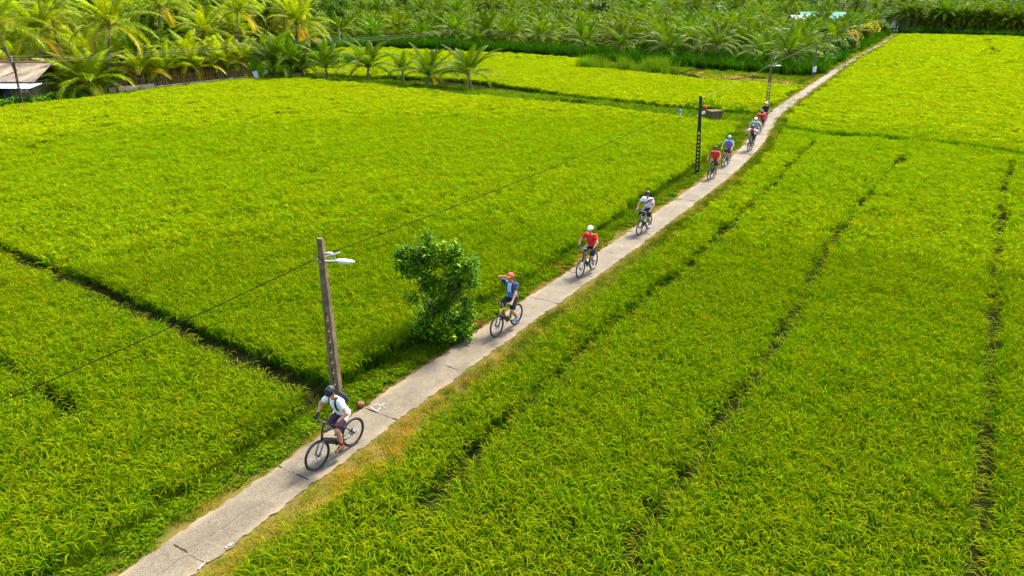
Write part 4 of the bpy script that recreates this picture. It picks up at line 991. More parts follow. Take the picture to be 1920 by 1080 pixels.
# ---- banana plants
M_ban = leafmat('banana_leaf', (1, 1, 1), .3, .5, .15, spec=.04)
def ban_leaf(seed, ln, wd_):
    rng = np.random.default_rng(seed); K = 12; t = np.linspace(0, 1, K); th = -1.6 * t ** 1.6
    ds = ln / (K - 1); x = np.concatenate([[0], np.cumsum(np.cos((th[1:] + th[:-1]) / 2) * ds)]); z = np.concatenate([[0], np.cumsum(np.sin((th[1:] + th[:-1]) / 2) * ds)])
    mb = MB()
    for i in range(K - 1):
        for sd_ in (-1, 1):
            w0, w1_ = [wd_ * math.sin(PI * min(1, .12 + .88 * q)) ** .6 * (q > .1) * rng.uniform(.85, 1) for q in (t[i], t[i + 1])]; gp_ = rng.uniform(.0, .18) * ds
            a = np.array([x[i], 0, z[i]]); b = np.array([x[i + 1], 0, z[i + 1]]); d = (b - a) / ds
            mb.add([a, b, b - d * gp_ + np.array([0, sd_ * w1_, -w1_ * .45]), a + d * gp_ + np.array([0, sd_ * w0, -w0 * .45])], [(0, 1, 2, 3)], colours(rng, 1, (.035, .13, .003), (.10, .21, .006))[0])
    n0 = mb.n; mb.tube(np.stack([x, 0 * x, z + .01], -1), np.linspace(.035, .008, K), 5); mb.c.append(np.broadcast_to(np.array([.2, .25, .05]), (mb.n - n0, 3)))
    me = mb.mesh('leaf'); me.materials.append(M_ban); return me
BL = [ban_leaf(k, 2.0, .32) for k in range(4)]
M_bst = pmat('banana_stem', (.16, .17, .05), .7, var=.4, scale=3)
def banana(p, h, label, seed, group=None):
    rng = np.random.default_rng(seed); root = empty('banana_plant', (p[0], p[1], GZ), 0, label, 'banana plant', group)
    mb = MB(); mb.tube([[0, 0, 0], [.03, 0, h * .5], [0, .04, h]], [.14, .12, .07], 8); link('stem', mb.mesh('stem', True), root, M_bst)
    for k in range(8):
        o = link('leaf', BL[k % 4], root); az = k * 2.4 + rng.uniform(-.3, .3); el = math.radians(85 - 9 * k + rng.uniform(-8, 8))
        o.location = (0, 0, h - .02 * k); o.rotation_euler = (Matrix.Rotation(az, 3, 'Z') @ Matrix.Rotation(-el, 3, 'Y')).to_euler(); s_ = rng.uniform(.75, 1.1); o.scale = (s_,) * 3
for i, (px, py, h, lab) in enumerate([(120, 182, 1.3, 'banana plant in shade between the farmhouse awning and the palms'), (186, 181, 1.7, 'banana plant with broad leaves at the left end of the stick fence'), (200, 180, 1.4, 'smaller banana plant beside the stick fence end'), (222, 177, 1.6, 'banana plant whose leaves hang over the pale wall'),
    (1452, 128, 1.6, 'banana plant at the plantation edge behind the far lamp pole'), (1420, 128, 1.5, 'banana plant at the plantation edge left of the far lamp pole'), (1490, 131, 1.7, 'banana plant near the pole with the meter box'), (1240, 113, 1.5, 'banana plant at the plantation edge above the reeds'), (1545, 128, 1.4, 'banana plant behind the pole with the meter box')]):
    banana(g(px, py, GZ), h, lab, 700 + i)

# ---- pale low wall and stick fence under the grove
M_wallw = pmat('pale_wall', (.50, .40, .29), .9, var=.3, scale=1.5)
M_stick = pmat('stick', (.34, .19, .065), .9, var=.4, scale=6)  # colour raised to stand in for sunlight on the fence
M_sand = pmat('yard_sand', (.40, .27, .15), .95, var=.2, scale=.6)  # sun on the yard put into a brighter sand colour
wline = gp([(206, 178), (320, 166), (400, 157), (462, 150)], GZ)
wroot = empty('low_wall', (wline[0][0], wline[0][1], GZ), 0, 'pale low wall of rough blocks behind the left field', 'wall')
wr = resample(wline, 60)
for a, b in zip(wr[:-1], wr[1:]):
    d = b - a; ln = np.hypot(*d); Mz = Matrix.Rotation(math.atan2(d[1], d[0]), 3, 'Z')
    for k in range(2 if np.hypot(*(a - wline[0])) < 5 else 1):
        mb = MB(); c = (a + b) / 2 - wline[0] + np.array([.0, .0]); mb.box((c[0], c[1], .34 + .27 * k), (ln - .03, .2 + R.uniform(-.02, .02), .25), Mz); link('block', mb.mesh('block'), wroot, M_wallw)
fline = gp([(206, 177), (320, 165), (400, 156), (470, 149)], GZ) + np.array([0, .5])
froot = empty('stick_fence', (fline[0][0], fline[0][1], GZ), 0, 'brown fence of upright sticks along the grove', 'fence')
fd_ = np.hypot(*(fline[-1] - fline[0])); ns_ = 150; fr_ = resample(fline, ns_)
stk = []
for k in range(6):
    mb = MB(); q = R.uniform(-.06, .06); mb.tube([[0, 0, 0], [q, .02, .9], [q * 2, 0, R.uniform(1.5, 2.0)]], [.035, .03, .018], 5); me = mb.mesh('stick'); me.materials.append(M_stick); stk.append(me)
for k, q in enumerate(fr_):
    o = link('stick', stk[k % 6], froot); o.location = (q[0] - fline[0][0] + R.uniform(-.05, .05), q[1] - fline[0][1] + R.uniform(-.1, .1), 0); o.rotation_euler = (R.uniform(-.06, .06), R.uniform(-.08, .08), R.uniform(0, 6)); o.scale = (1, 1, R.uniform(.75, 1.05))
for zz in (.7, 1.3):
    mb = MB(); mb.tube(np.column_stack([fr_ - fline[0], np.full(ns_, zz)]), .022, 5); link('rail', mb.mesh('rail'), froot, M_stick)
# sandy yard behind it
yd = np.concatenate([gp([(200, 178), (320, 164), (470, 147)], GZ) + np.array([0, .6]), (gp([(200, 178), (320, 164), (470, 147)], GZ) + np.array([0, 7.5]))[::-1]])
mb = MB(); mb.add(np.column_stack([yd, np.full(6, GZ + .02)]), [(0, 1, 4, 5), (1, 2, 3, 4)]); tag(link('yard', mb.mesh('yard'), None, M_sand), kind='structure')

# ---- distant houses
M_green = pmat('green_sheet', (.05, .20, .135), .7, var=.15, scale=.5, spec=.1)
M_pink = pmat('pale_sheet', (.26, .22, .21), .8, var=.1, spec=.1)
M_bluer = pmat('slate_sheet', (.13, .17, .24), .6, var=.15)
M_wallc = pmat('cream_wall', (.48, .45, .36), .8, var=.1)
def hut(name, label, c, wx_, dy, ze_, zr_, mroof, mwall, yaw=0.0):
    root = empty(name, (c[0], c[1], GZ), yaw, label, 'house')
    for s_ in (-1, 1):
        for k, x in enumerate(np.arange(-wx_ / 2, wx_ / 2 - .1, wx_ / 6)):
            link('roof_sheet', corr(x, x + wx_ / 6 + .04, s_ * (dy / 2 + .5), ze_, 0, zr_, .03, .3).mesh('roof_sheet', True), root, mroof)
        mb = MB(); mb.box((0, s_ * dy / 2, ze_ / 2), (wx_ - .6, .2, ze_)); link('wall', mb.mesh('wall'), root, mwall)
        mb = MB(); x = s_ * (wx_ / 2 - .4); mb.add([[x, -dy / 2, 0], [x, dy / 2, 0], [x, dy / 2, ze_], [x, 0, zr_ - .1], [x, -dy / 2, ze_]] + [[x - s_ * .2, -dy / 2, 0], [x - s_ * .2, dy / 2, 0], [x - s_ * .2, dy / 2, ze_], [x - s_ * .2, 0, zr_ - .1], [x - s_ * .2, -dy / 2, ze_]], [(0, 1, 2, 3, 4), (9, 8, 7, 6, 5)]); link('gable', mb.mesh('gable'), root, mwall)
    for k in range(3):
        mb = MB(); mb.box((-wx_ / 3 + k * wx_ / 3, -dy / 2 - .12, ze_ * .55), (1.1, .08, 1.2)); f = link('window', mb.mesh('window'), root, M_white)
        mb = MB(); mb.box((-wx_ / 3 + k * wx_ / 3, -dy / 2 - .17, ze_ * .55), (.9, .04, 1.0)); link('pane', mb.mesh('pane'), f, M_poled)
    return root
YG = 172; c0 = at(1545, 24, YG + 3); e0 = at(1545, 40, YG)
hut('green_house', 'house with a mint green metal roof among the plantation palms', at(1540, 35, YG + 4), 10.5, 8, e0[2] - GZ, c0[2] - GZ + .2, M_green, M_wallc, -.1)
c1 = at(1498, 27, YG - 1); hut('white_annex', 'small pale roofed annex left of the green roofed house', at(1497, 33, YG), 3.8, 5, at(1497, 37, YG - 2)[2] - GZ, at(1497, 28, YG)[2] - GZ, M_pink, M_wallc, -.1)
c2 = at(1698, 14, 266); hut('slate_house', 'far house with a slate blue roof at the end of the path', at(1698, 22, 266), 5.6, 6, at(1698, 25, 263)[2] - GZ, c2[2] - GZ, M_bluer, M_wallc, .1)
c3 = at(553, 50, 160); hut('red_hut', 'half hidden hut with a reddish roof behind the left grove', at(553, 55, 160), 5, 5, at(553, 56, 158)[2] - GZ, at(553, 46, 160)[2] - GZ, M_red, M_wallc, .2)

# ================================================================== small things
b = g(1337, 226, GZ); M_blk = pmat('old_concrete', (.075, .05, .025), .95, col2=(.15, .11, .06), scale=3, bump=.02, spec=.05)
wt = hz(1337, 209, b) - GZ
root = empty('concrete_block', b, .35, 'square mossy concrete block in the ditch right of the dark pole', 'concrete block')
mb = MB(); mb.box((0, 0, wt / 2), (1.05, .95, wt)); link('body', mb.mesh('body'), root, M_blk)
mb = MB(); mb.box((0, 0, wt + .05), (1.15, 1.05, .098)); link('cap', mb.mesh('cap'), root, M_blk)
M_bluep = pmat('blue_paint', (.05, .22, .45), .5); M_redp = pmat('red_paint', (.50, .04, .02), .5)
b = g(1275, 223, GZ); root = empty('marker_post', b, 0, 'short white post with a blue cap at the field corner', 'post')
mb = MB(); mb.tube([[0, 0, 0], [.03, 0, .62]], .07, 10); link('post', mb.mesh('post'), root, M_white); mb = MB(); mb.lathe([(0, .30), (.06, .29), (.12, .2), (.13, .05), (.12, 0), (0, 0)], 14, c=(-.06, 0, .55)); link('cap', mb.mesh('cap', True), root, M_bluep)
b = g(1321, 216, GZ); root = empty('red_bucket', b, 0, 'small red bucket on a stake behind the dark pole', 'bucket')
mb = MB(); mb.tube([[0, 0, 0], [0, 0, .5]], .03, 6); link('stake', mb.mesh('stake'), root, M_stick); mb = MB(); mb.lathe([(0, .45), (.13, .45), (.17, .85), (.16, .85), (.12, .48), (0, .48)], 16); link('bucket', mb.mesh('bucket', True), root, M_redp)
b = g(1306, 225, GZ); mb = MB(); mb.tube([[0, 0, .3], [.75, .2, .55]], .09, 10); o = link('drain_pipe', mb.mesh('drain_pipe'), None, M_poleg); o.location = b; tag(o, 'short pale pipe lying left of the dark pole foot', 'pipe')
b = g(482, 153, GZ); root = empty('white_sign', b, .2, 'blank white board leaning at the grove corner', 'board')
mb = MB(); mb.box((0, 0, .75), (.62, .05, 1.1), Matrix.Rotation(-.25, 3, 'Y')); link('board', mb.mesh('board'), root, M_white); mb = MB(); mb.tube([[0, .05, 0], [0, .05, .9]], .03, 6); link('stake', mb.mesh('stake'), root, M_stick)
M_scrap = pmat('dirty_plastic', (.30, .29, .28), .7, var=.3, scale=20)
def scrap(px, py, sx, sy, rz, label, seed):
    rng = np.random.default_rng(seed); n_ = 7; v = []
    for i in range(n_):
        for j in range(n_): v.append([(i / 6 - .5) * sx, (j / 6 - .5) * sy * (.6 + .4 * math.sin(i * 2.1)), .012 + abs(rng.normal(0, .018))])
    f = [(i * n_ + j, (i + 1) * n_ + j, (i + 1) * n_ + j + 1, i * n_ + j + 1) for i in range(n_ - 1) for j in range(n_ - 1)]
    mb = MB(); mb.add(v, f); o = link('plastic_scrap', mb.mesh('plastic_scrap', True), None, M_scrap); o.location = g(px, py, .012); o.rotation_euler = (0, 0, rz); return tag(o, label, 'litter')
scrap(430, 1024, .17, .06, .95, 'crumpled white plastic scrap on the right path edge, farther one', 1)
scrap(379, 1062, .17, .055, 1.2, 'white plastic scrap at the right path edge near the bottom', 2)
b = g(677, 764, -.02); mb = MB(); rng = np.random.default_rng(3); th = np.linspace(0, PI, 9)
mb.lathe(np.stack([.11 * np.sin(th) * (1 + .1 * np.sin(th * 3)), .085 - .085 * np.cos(th)], -1), 14); o = link('coconut_husk', mb.mesh('coconut_husk', True), None, pmat('husk', (.17, .055, .018), .9, var=.4, scale=14, bump=.02)); o.location = b; tag(o, 'reddish brown coconut husk at the path edge by the lamp pole', 'husk')
# ================================================================== bicycles
WR, WB = .352, 1.06                              # wheel radius, wheelbase; bike faces +X, origin between the contact points
RH, FH = np.array([-WB / 2, 0, WR]), np.array([WB / 2, 0, WR])
BBk = np.array([-.115, 0, .315]); SADDLE = np.array([-.33, 0, .94]); HT0, HT1 = np.array([.36, 0, .66]), np.array([.315, 0, .86])
BAR = np.array([.26, 0, 1.03])
M_tyre = pmat('tyre', (.02, .02, .021), .8); M_rim = pmat('rim', (.03, .03, .032), .35, .3); M_alu = pmat('aluminium', (.45, .45, .46), .35, .9)
M_fork = pmat('fork_black', (.02, .02, .022), .4)
def mk(fn, smooth=True, name='part'):
    mb = MB(); fn(mb); return mb.mesh(name, smooth)
def circ(r, n=40, y=0.0): a = np.linspace(0, 2 * PI, n, endpoint=False); return np.stack([r * np.cos(a), np.full(n, y), r * np.sin(a)], -1)
def _spokes(mb):
    for k in range(28):
        a = k * 2 * PI / 28; b = a + (.45 if k % 2 else -.45); y = .03 if k % 4 < 2 else -.03
        mb.tube([[.028 * math.cos(b), y, .028 * math.sin(b)], [(WR - .045) * math.cos(a), 0, (WR - .045) * math.sin(a)]], .0022, 4)
ME = dict(
    tyre=mk(lambda m: m.tube(circ(WR - .027), .027, 10, True), name='tyre'), rim=mk(lambda m: m.tube(circ(WR - .055), .012, 8, True), name='rim'), spokes=mk(_spokes, False, 'spokes'),
    hub=mk(lambda m: m.tube([[0, -.06, 0], [0, -.05, 0], [0, .05, 0], [0, .06, 0]], [.02, .028, .028, .02], 12), name='hub'),
    rotor=mk(lambda m: (m.tube(circ(.075, 24, .045), .008, 6, True), m.tube([[-.07, .045, 0], [.07, .045, 0]], .004, 4), m.tube([[0, .045, -.07], [0, .045, .07]], .004, 4)), name='brake_disc'),
    cassette=mk(lambda m: [m.tube([[0, -.03 - .006 * k, 0], [0, -.034 - .006 * k, 0]], .075 - .009 * k, 18) for k in range(6)], False, 'cassette'))
for k_, m_ in (('tyre', M_tyre), ('rim', M_rim), ('spokes', M_alu), ('hub', M_rim), ('rotor', M_alu), ('cassette', M_rim)): ME[k_].materials.append(m_)
def frame_mesh(mb):
    st = BBk + (SADDLE - BBk) * .66
    mb.tube([BBk, st], [.022, .02], 10); mb.tube([st - np.array([0, 0, .04]), HT1 - np.array([0, 0, .03])], [.019, .024], 10)
    mb.tube([HT0, HT1], .028, 10); mb.tube([BBk - np.array([.05, .045, 0]), BBk - np.array([.05, -.045, 0])], .03, 10)
    for s_ in (-1, 1):
        q = np.array([0, .055 * s_, 0]); mb.tube([BBk + q * .7, (BBk + RH) / 2 + q * 1.1, RH + q], [.016, .014, .012], 8); mb.tube([st + q * .4 - np.array([0, 0, .06]), RH + q], [.012, .010], 8)
def batt_mesh(mb):
    a, b = BBk + np.array([.01, 0, .03]), HT0 - np.array([0, 0, .01]); d = b - a
    mb.tube([a, a + d * .12, a + d * .85, b], [.055, .075, .066, .035], 12)
def fork_mesh(mb):
    for s_ in (-1, 1):
        q = np.array([0, .062 * s_, 0]); top = HT0 + np.array([.008, 0, -.05]); mb.tube([FH + q, FH + (top - FH) * .5 + q], [.017, .021], 8); mb.tube([FH + (top - FH) * .5 + q, top + q], [.015, .015], 8)
    mb.tube([HT0 + np.array([.008, -.075, -.05]), HT0 + np.array([.008, 0, -.03]), HT0 + np.array([.008, .075, -.05])], .022, 8)
def bar_mesh(mb):
    mb.tube([HT1, HT1 + (BAR - HT1) * .45, BAR], [.024, .02, .018], 8)
    mb.tube([BAR + np.array([-.07, -.34, .02]), BAR + np.array([-.01, -.15, .01]), BAR, BAR + np.array([-.01, .15, .01]), BAR + np.array([-.07, .34, .02])], .0125, 8)
    for s_ in (-1, 1): mb.tube([BAR + np.array([0, .22 * s_, .01]), BAR + np.array([.05, .25 * s_, -.01]), BAR + np.array([.03, .32 * s_, -.01])], .007, 6)
def grip_mesh(s_): return lambda mb: mb.tube([BAR + np.array([-.045, .25 * s_, .018]), BAR + np.array([-.072, .35 * s_, .021])], .019, 10)
def saddle_mesh(mb):
    xs = np.linspace(-.14, .15, 9); v = []
    for x in xs:
        t = (x + .14) / .29; w_ = .075 * (1 - t) ** .8 + .018
        for a in np.linspace(0, 2 * PI, 10, endpoint=False): v.append(SADDLE + np.array([x, w_ * math.cos(a), .022 * math.sin(a) * (1 if math.sin(a) > 0 else 1.5) - .022 + .012 * (1 - t)]))
    mb.add(v, [(i * 10 + j, i * 10 + (j + 1) % 10, (i + 1) * 10 + (j + 1) % 10, (i + 1) * 10 + j) for i in range(8) for j in range(10)] + [tuple(range(10))[::-1], tuple(range(80, 90))])
def chain_mesh(mb):
    y = -.052; a = np.linspace(PI / 2, 3 * PI / 2, 8)
    f = [RH + np.array([.05 * math.cos(q), y, .05 * math.sin(q)]) for q in a]; b = [BBk + np.array([.085 * math.cos(q + PI), y, .085 * math.sin(q + PI)]) for q in a]
    mb.tube(f + b, .006, 5, True); mb.tube([RH + np.array([.02, y, -.03]), RH + np.array([.04, y, -.13])], .014, 6)
for nm, fn in (('frame', frame_mesh), ('battery', batt_mesh), ('fork', fork_mesh), ('handlebar', bar_mesh), ('gripL', grip_mesh(1)), ('gripR', grip_mesh(-1)), ('saddle', saddle_mesh), ('chain', chain_mesh),
               ('seat_post', lambda mb: mb.tube([BBk + (SADDLE - BBk) * .62, SADDLE - np.array([0, 0, .035])], .015, 8)),
               ('chainring', lambda mb: (mb.tube([BBk + np.array([0, -.045, 0]), BBk + np.array([0, -.058, 0])], .09, 22), mb.tube([BBk + np.array([0, -.075, 0]), BBk + np.array([0, .075, 0])], .02, 10))),
               ('mudguard', lambda mb: mb.tube([FH + (WR + .02) * np.array([math.cos(a), 0, math.sin(a)]) for a in np.linspace(.6, 2.3, 10)], .014, 6))):
    ME[nm] = mk(fn, True, nm)
    ME[nm].materials.append(M_fork)
def bicycle(front, d, label, fcol, fork=None, batt=(.02, .02, .022), pedal=0.0, extra=None, rimc=None):
    d = np.array(d) / np.hypot(*d); o_ = front[:2] - d * WB / 2
    root = empty('bicycle', (o_[0], o_[1], .008), math.atan2(d[1], d[0]), label, 'bicycle', 'bicycles riding along the path')
    mf = pmat('bike_frame', fcol, .35, var=.05, spec=.6); mk2 = M_fork if fork is None else pmat('bike_fork', fork, .4)
    mbt = pmat('bike_battery', batt, .45)
    def part(nm, name, mat=None, parent=root):
        o = link(name, ME[nm], parent)
        if mat is not None: slotmat(o, mat)
        return o
    fr_ = part('frame', 'frame', mf); part('battery', 'battery', mbt, fr_); part('fork', 'fork', mk2)
    hb = part('handlebar', 'handlebar'); part('gripL', 'grip', None, hb); part('gripR', 'grip', None, hb)
    part('saddle', 'saddle'); part('seat_post', 'seat_post')
    for nm, c in (('front_wheel', FH), ('rear_wheel', RH)):
        wr = link(nm, ME['tyre'], root); wr.location = c
        for sub in ('rim', 'spokes', 'hub', 'rotor') + (('cassette',) if nm == 'rear_wheel' else ()):
            o = link({'rotor': 'brake_disc'}.get(sub, sub), ME[sub], wr)
    part('chain', 'chain')
    cr = part('chainring', 'crankset')
    for s_ in (-1, 1):
        a = pedal if s_ < 0 else pedal + PI; p = BBk + np.array([.17 * math.cos(a), s_ * .085, .17 * math.sin(a)])
        mb = MB(); mb.tube([BBk + np.array([0, s_ * .075, 0]), p], [.014, .011], 8); link('crank_arm', mb.mesh('crank_arm', True), cr, M_rim)
        mb = MB(); mb.box(p + np.array([0, s_ * .06, 0]), (.095, .09, .022)); link('pedal', mb.mesh('pedal'), cr, M_fork)
    if extra: extra(root)
    return root
def bag(col, logo=None):
    def fn(root):
        mb = MB(); c = BAR + np.array([.10, 0, -.07])
        for k, (z, sx, sy) in enumerate([(-.10, .13, .22), (-.06, .16, .26), (.05, .16, .27), (.09, .13, .24)]): pass
        v = []; 
        for z, sx, sy in [(-.11, .06, .11), (-.08, .08, .14), (.06, .085, .145), (.09, .06, .12)]:
            for a in np.linspace(0, 2 * PI, 16, endpoint=False): v.append(c + np.array([sx * np.sign(math.cos(a)) * abs(math.cos(a)) ** .5, sy * np.sign(math.sin(a)) * abs(math.sin(a)) ** .5, z]))
        mb.add(v, [(i * 16 + j, i * 16 + (j + 1) % 16, (i + 1) * 16 + (j + 1) % 16, (i + 1) * 16 + j) for i in range(3) for j in range(16)] + [tuple(range(16))[::-1], tuple(range(48, 64))])
        o = link('handlebar_bag', mb.mesh('handlebar_bag', True), root, pmat('bag', col, .7))
        if logo:
            mb = MB(); a = np.linspace(0, 2 * PI, 14, endpoint=False); mb.add(np.concatenate([np.stack([np.full(14, c[0] + .092), .03 * np.cos(a), c[2] - .05 + .03 * np.sin(a)], -1), np.stack([np.full(14, c[0] + .08), .03 * np.cos(a), c[2] - .05 + .03 * np.sin(a)], -1)]), [tuple(range(14))] + [(j, 14 + j, 14 + (j + 1) % 14, (j + 1) % 14) for j in range(14)]); link('badge', mb.mesh('badge'), o, M_white)
    return fn
def phone(col=(.6, .62, .65), y=0.0):
    def fn(root):
        mb = MB(); mb.box(BAR + np.array([.02, y, .05]), (.09, .15, .02), Matrix.Rotation(-.5, 3, 'Y')); link('handlebar_screen', mb.mesh('handlebar_screen'), root, pmat('screen_case', col, .3))
    return fn

# ================================================================== people: one smooth surface grown round the joints
def snet(F, org, h):
    """surface nets of F < 0"""
    S = F < 0; nx, ny, nz = F.shape; cnt = np.zeros((nx - 1, ny - 1, nz - 1), np.int16); acc = np.zeros(cnt.shape + (3,), np.float32)
    c = lambda d: F[d[0]:nx - 1 + d[0], d[1]:ny - 1 + d[1], d[2]:nz - 1 + d[2]]
    cor = [(i, j, k) for i in (0, 1) for j in (0, 1) for k in (0, 1)]
    for a in cor:
        for ax in range(3):
            if a[ax]: continue
            b = list(a); b[ax] = 1; fa, fb = c(a), c(b); m = (fa < 0) != (fb < 0)
            t = np.where(m, fa / np.where(m, fa - fb, 1), 0)
            for q in range(3): acc[..., q] += np.where(m, a[q] + (t if q == ax else 0), 0)
            cnt += m
    act = cnt > 0; idx = np.full(cnt.shape, -1, np.int64); n_ = int(act.sum()); idx[act] = np.arange(n_)
    ijk = np.argwhere(act); V = (ijk + acc[act] / cnt[act][:, None]) * h + org
    Fc = []
    for ax in range(3):
        o1, o2 = [q for q in range(3) if q != ax]; sl0 = [slice(1, -1)] * 3; sl0[ax] = slice(0, -1)
        s0 = S[tuple(slice(1, n - 1) if q != ax else slice(0, n - 1) for q, n in enumerate(F.shape))]; s1 = S[tuple(slice(1, n - 1) if q != ax else slice(1, n) for q, n in enumerate(F.shape))]
        m = s0 != s1; e = np.argwhere(m); fl = s0[m]
        e2 = e.copy(); e2[:, o1] += 1; e2[:, o2] += 1
        def at_(d1, d2):
            q = e2.copy(); q[:, o1] -= d1; q[:, o2] -= d2; return idx[q[:, 0], q[:, 1], q[:, 2]]
        quad = np.stack([at_(1, 1), at_(0, 1), at_(0, 0), at_(1, 0)], -1)
        flip = fl if ax != 1 else ~fl; quad[~flip] = quad[~flip][:, ::-1]; Fc.append(quad)
    return V, np.concatenate(Fc)
class SDF:
    def __init__(s, lo, hi, h):
        s.h = h; s.lo = np.asarray(lo, float) - 3 * h; n_ = np.ceil((np.asarray(hi) + 3 * h - s.lo) / h).astype(int) + 1
        s.ax = [s.lo[k] + h * np.arange(n_[k]) for k in range(3)]; s.F = np.full(n_, 1.0, np.float32)
    def _sl(s, lo, hi):
        sl = []
        for k in range(3): i0 = max(0, int((lo[k] - s.lo[k]) / s.h)); i1 = min(s.F.shape[k], int((hi[k] - s.lo[k]) / s.h) + 2); sl.append(slice(i0, max(i0 + 1, i1)))
        return tuple(sl)
    def _p(s, sl): return np.stack(np.meshgrid(*[s.ax[k][sl[k]] for k in range(3)], indexing='ij'), -1)
    def put(s, d, sl, k):
        a = s.F[sl]; hh = np.clip(.5 + .5 * (a - d) / k, 0, 1); s.F[sl] = a * (1 - hh) + d * hh - k * hh * (1 - hh)
    def rc(s, a, b, ra, rb, k=.025, off=0.0):
        a, b = np.asarray(a, float), np.asarray(b, float); r = max(ra, rb) + off + .09; sl = s._sl(np.minimum(a, b) - r, np.maximum(a, b) + r); p = s._p(sl)
        ab = b - a; t = np.clip(((p - a) @ ab) / (ab @ ab + 1e-9), 0, 1); s.put((np.linalg.norm(p - a - t[..., None] * ab, axis=-1) - (ra + (rb - ra) * t) - off).astype(np.float32), sl, k)
    def ell(s, c, r, Rm=None, k=.025, off=0.0, sub=False):
        c = np.asarray(c, float); r = np.asarray(r, float) + off; q = r.max() + .09; sl = s._sl(c - q, c + q); p = s._p(sl) - c
        if Rm is not None: p = p @ np.asarray(Rm)
        k0 = np.linalg.norm(p / r, axis=-1); k1 = np.linalg.norm(p / r ** 2, axis=-1) + 1e-6; d = (k0 * (k0 - 1) / k1).astype(np.float32)
        if sub: s.F[sl] = np.maximum(s.F[sl], -d)
        else: s.put(d, sl, k)
    def cut(s, fn):
        p = s._p(tuple(slice(0, n_) for n_ in s.F.shape)); s.F = np.maximum(s.F, fn(p).astype(np.float32))
    def mesh(s, name, mats, pick=None, keep=None):
        V, Q = snet(s.F, s.lo, s.h)
        me = bpy.data.meshes.new(name); me.from_pydata(V.tolist(), [], Q.tolist())
        for m in mats: me.materials.append(m)
        me.polygons.foreach_set('use_smooth', np.ones(len(Q), bool))
        if pick is not None: me.polygons.foreach_set('material_index', pick(V[Q].mean(1)).astype(np.int32))
        me.update(); return me
def ik(a, b, l1, l2, pole):
    a, b = np.asarray(a, float), np.asarray(b, float); d = b - a; L = np.linalg.norm(d); L2 = min(L, (l1 + l2) * .998); u = d / L
    x = (l1 * l1 - l2 * l2 + L2 * L2) / (2 * L2); h = math.sqrt(max(l1 * l1 - x * x, 1e-6)); p = np.asarray(pole, float); p = p - u * (p @ u); p /= np.linalg.norm(p)
    return a + u * x + p * h
def frame3(f, up=(0, 0, 1)):
    f = np.asarray(f, float); f /= np.linalg.norm(f); l = np.cross(up, f); l /= np.linalg.norm(l); return np.stack([f, l, np.cross(f, l)], 1)
SKIN = (.42, .20, .11)
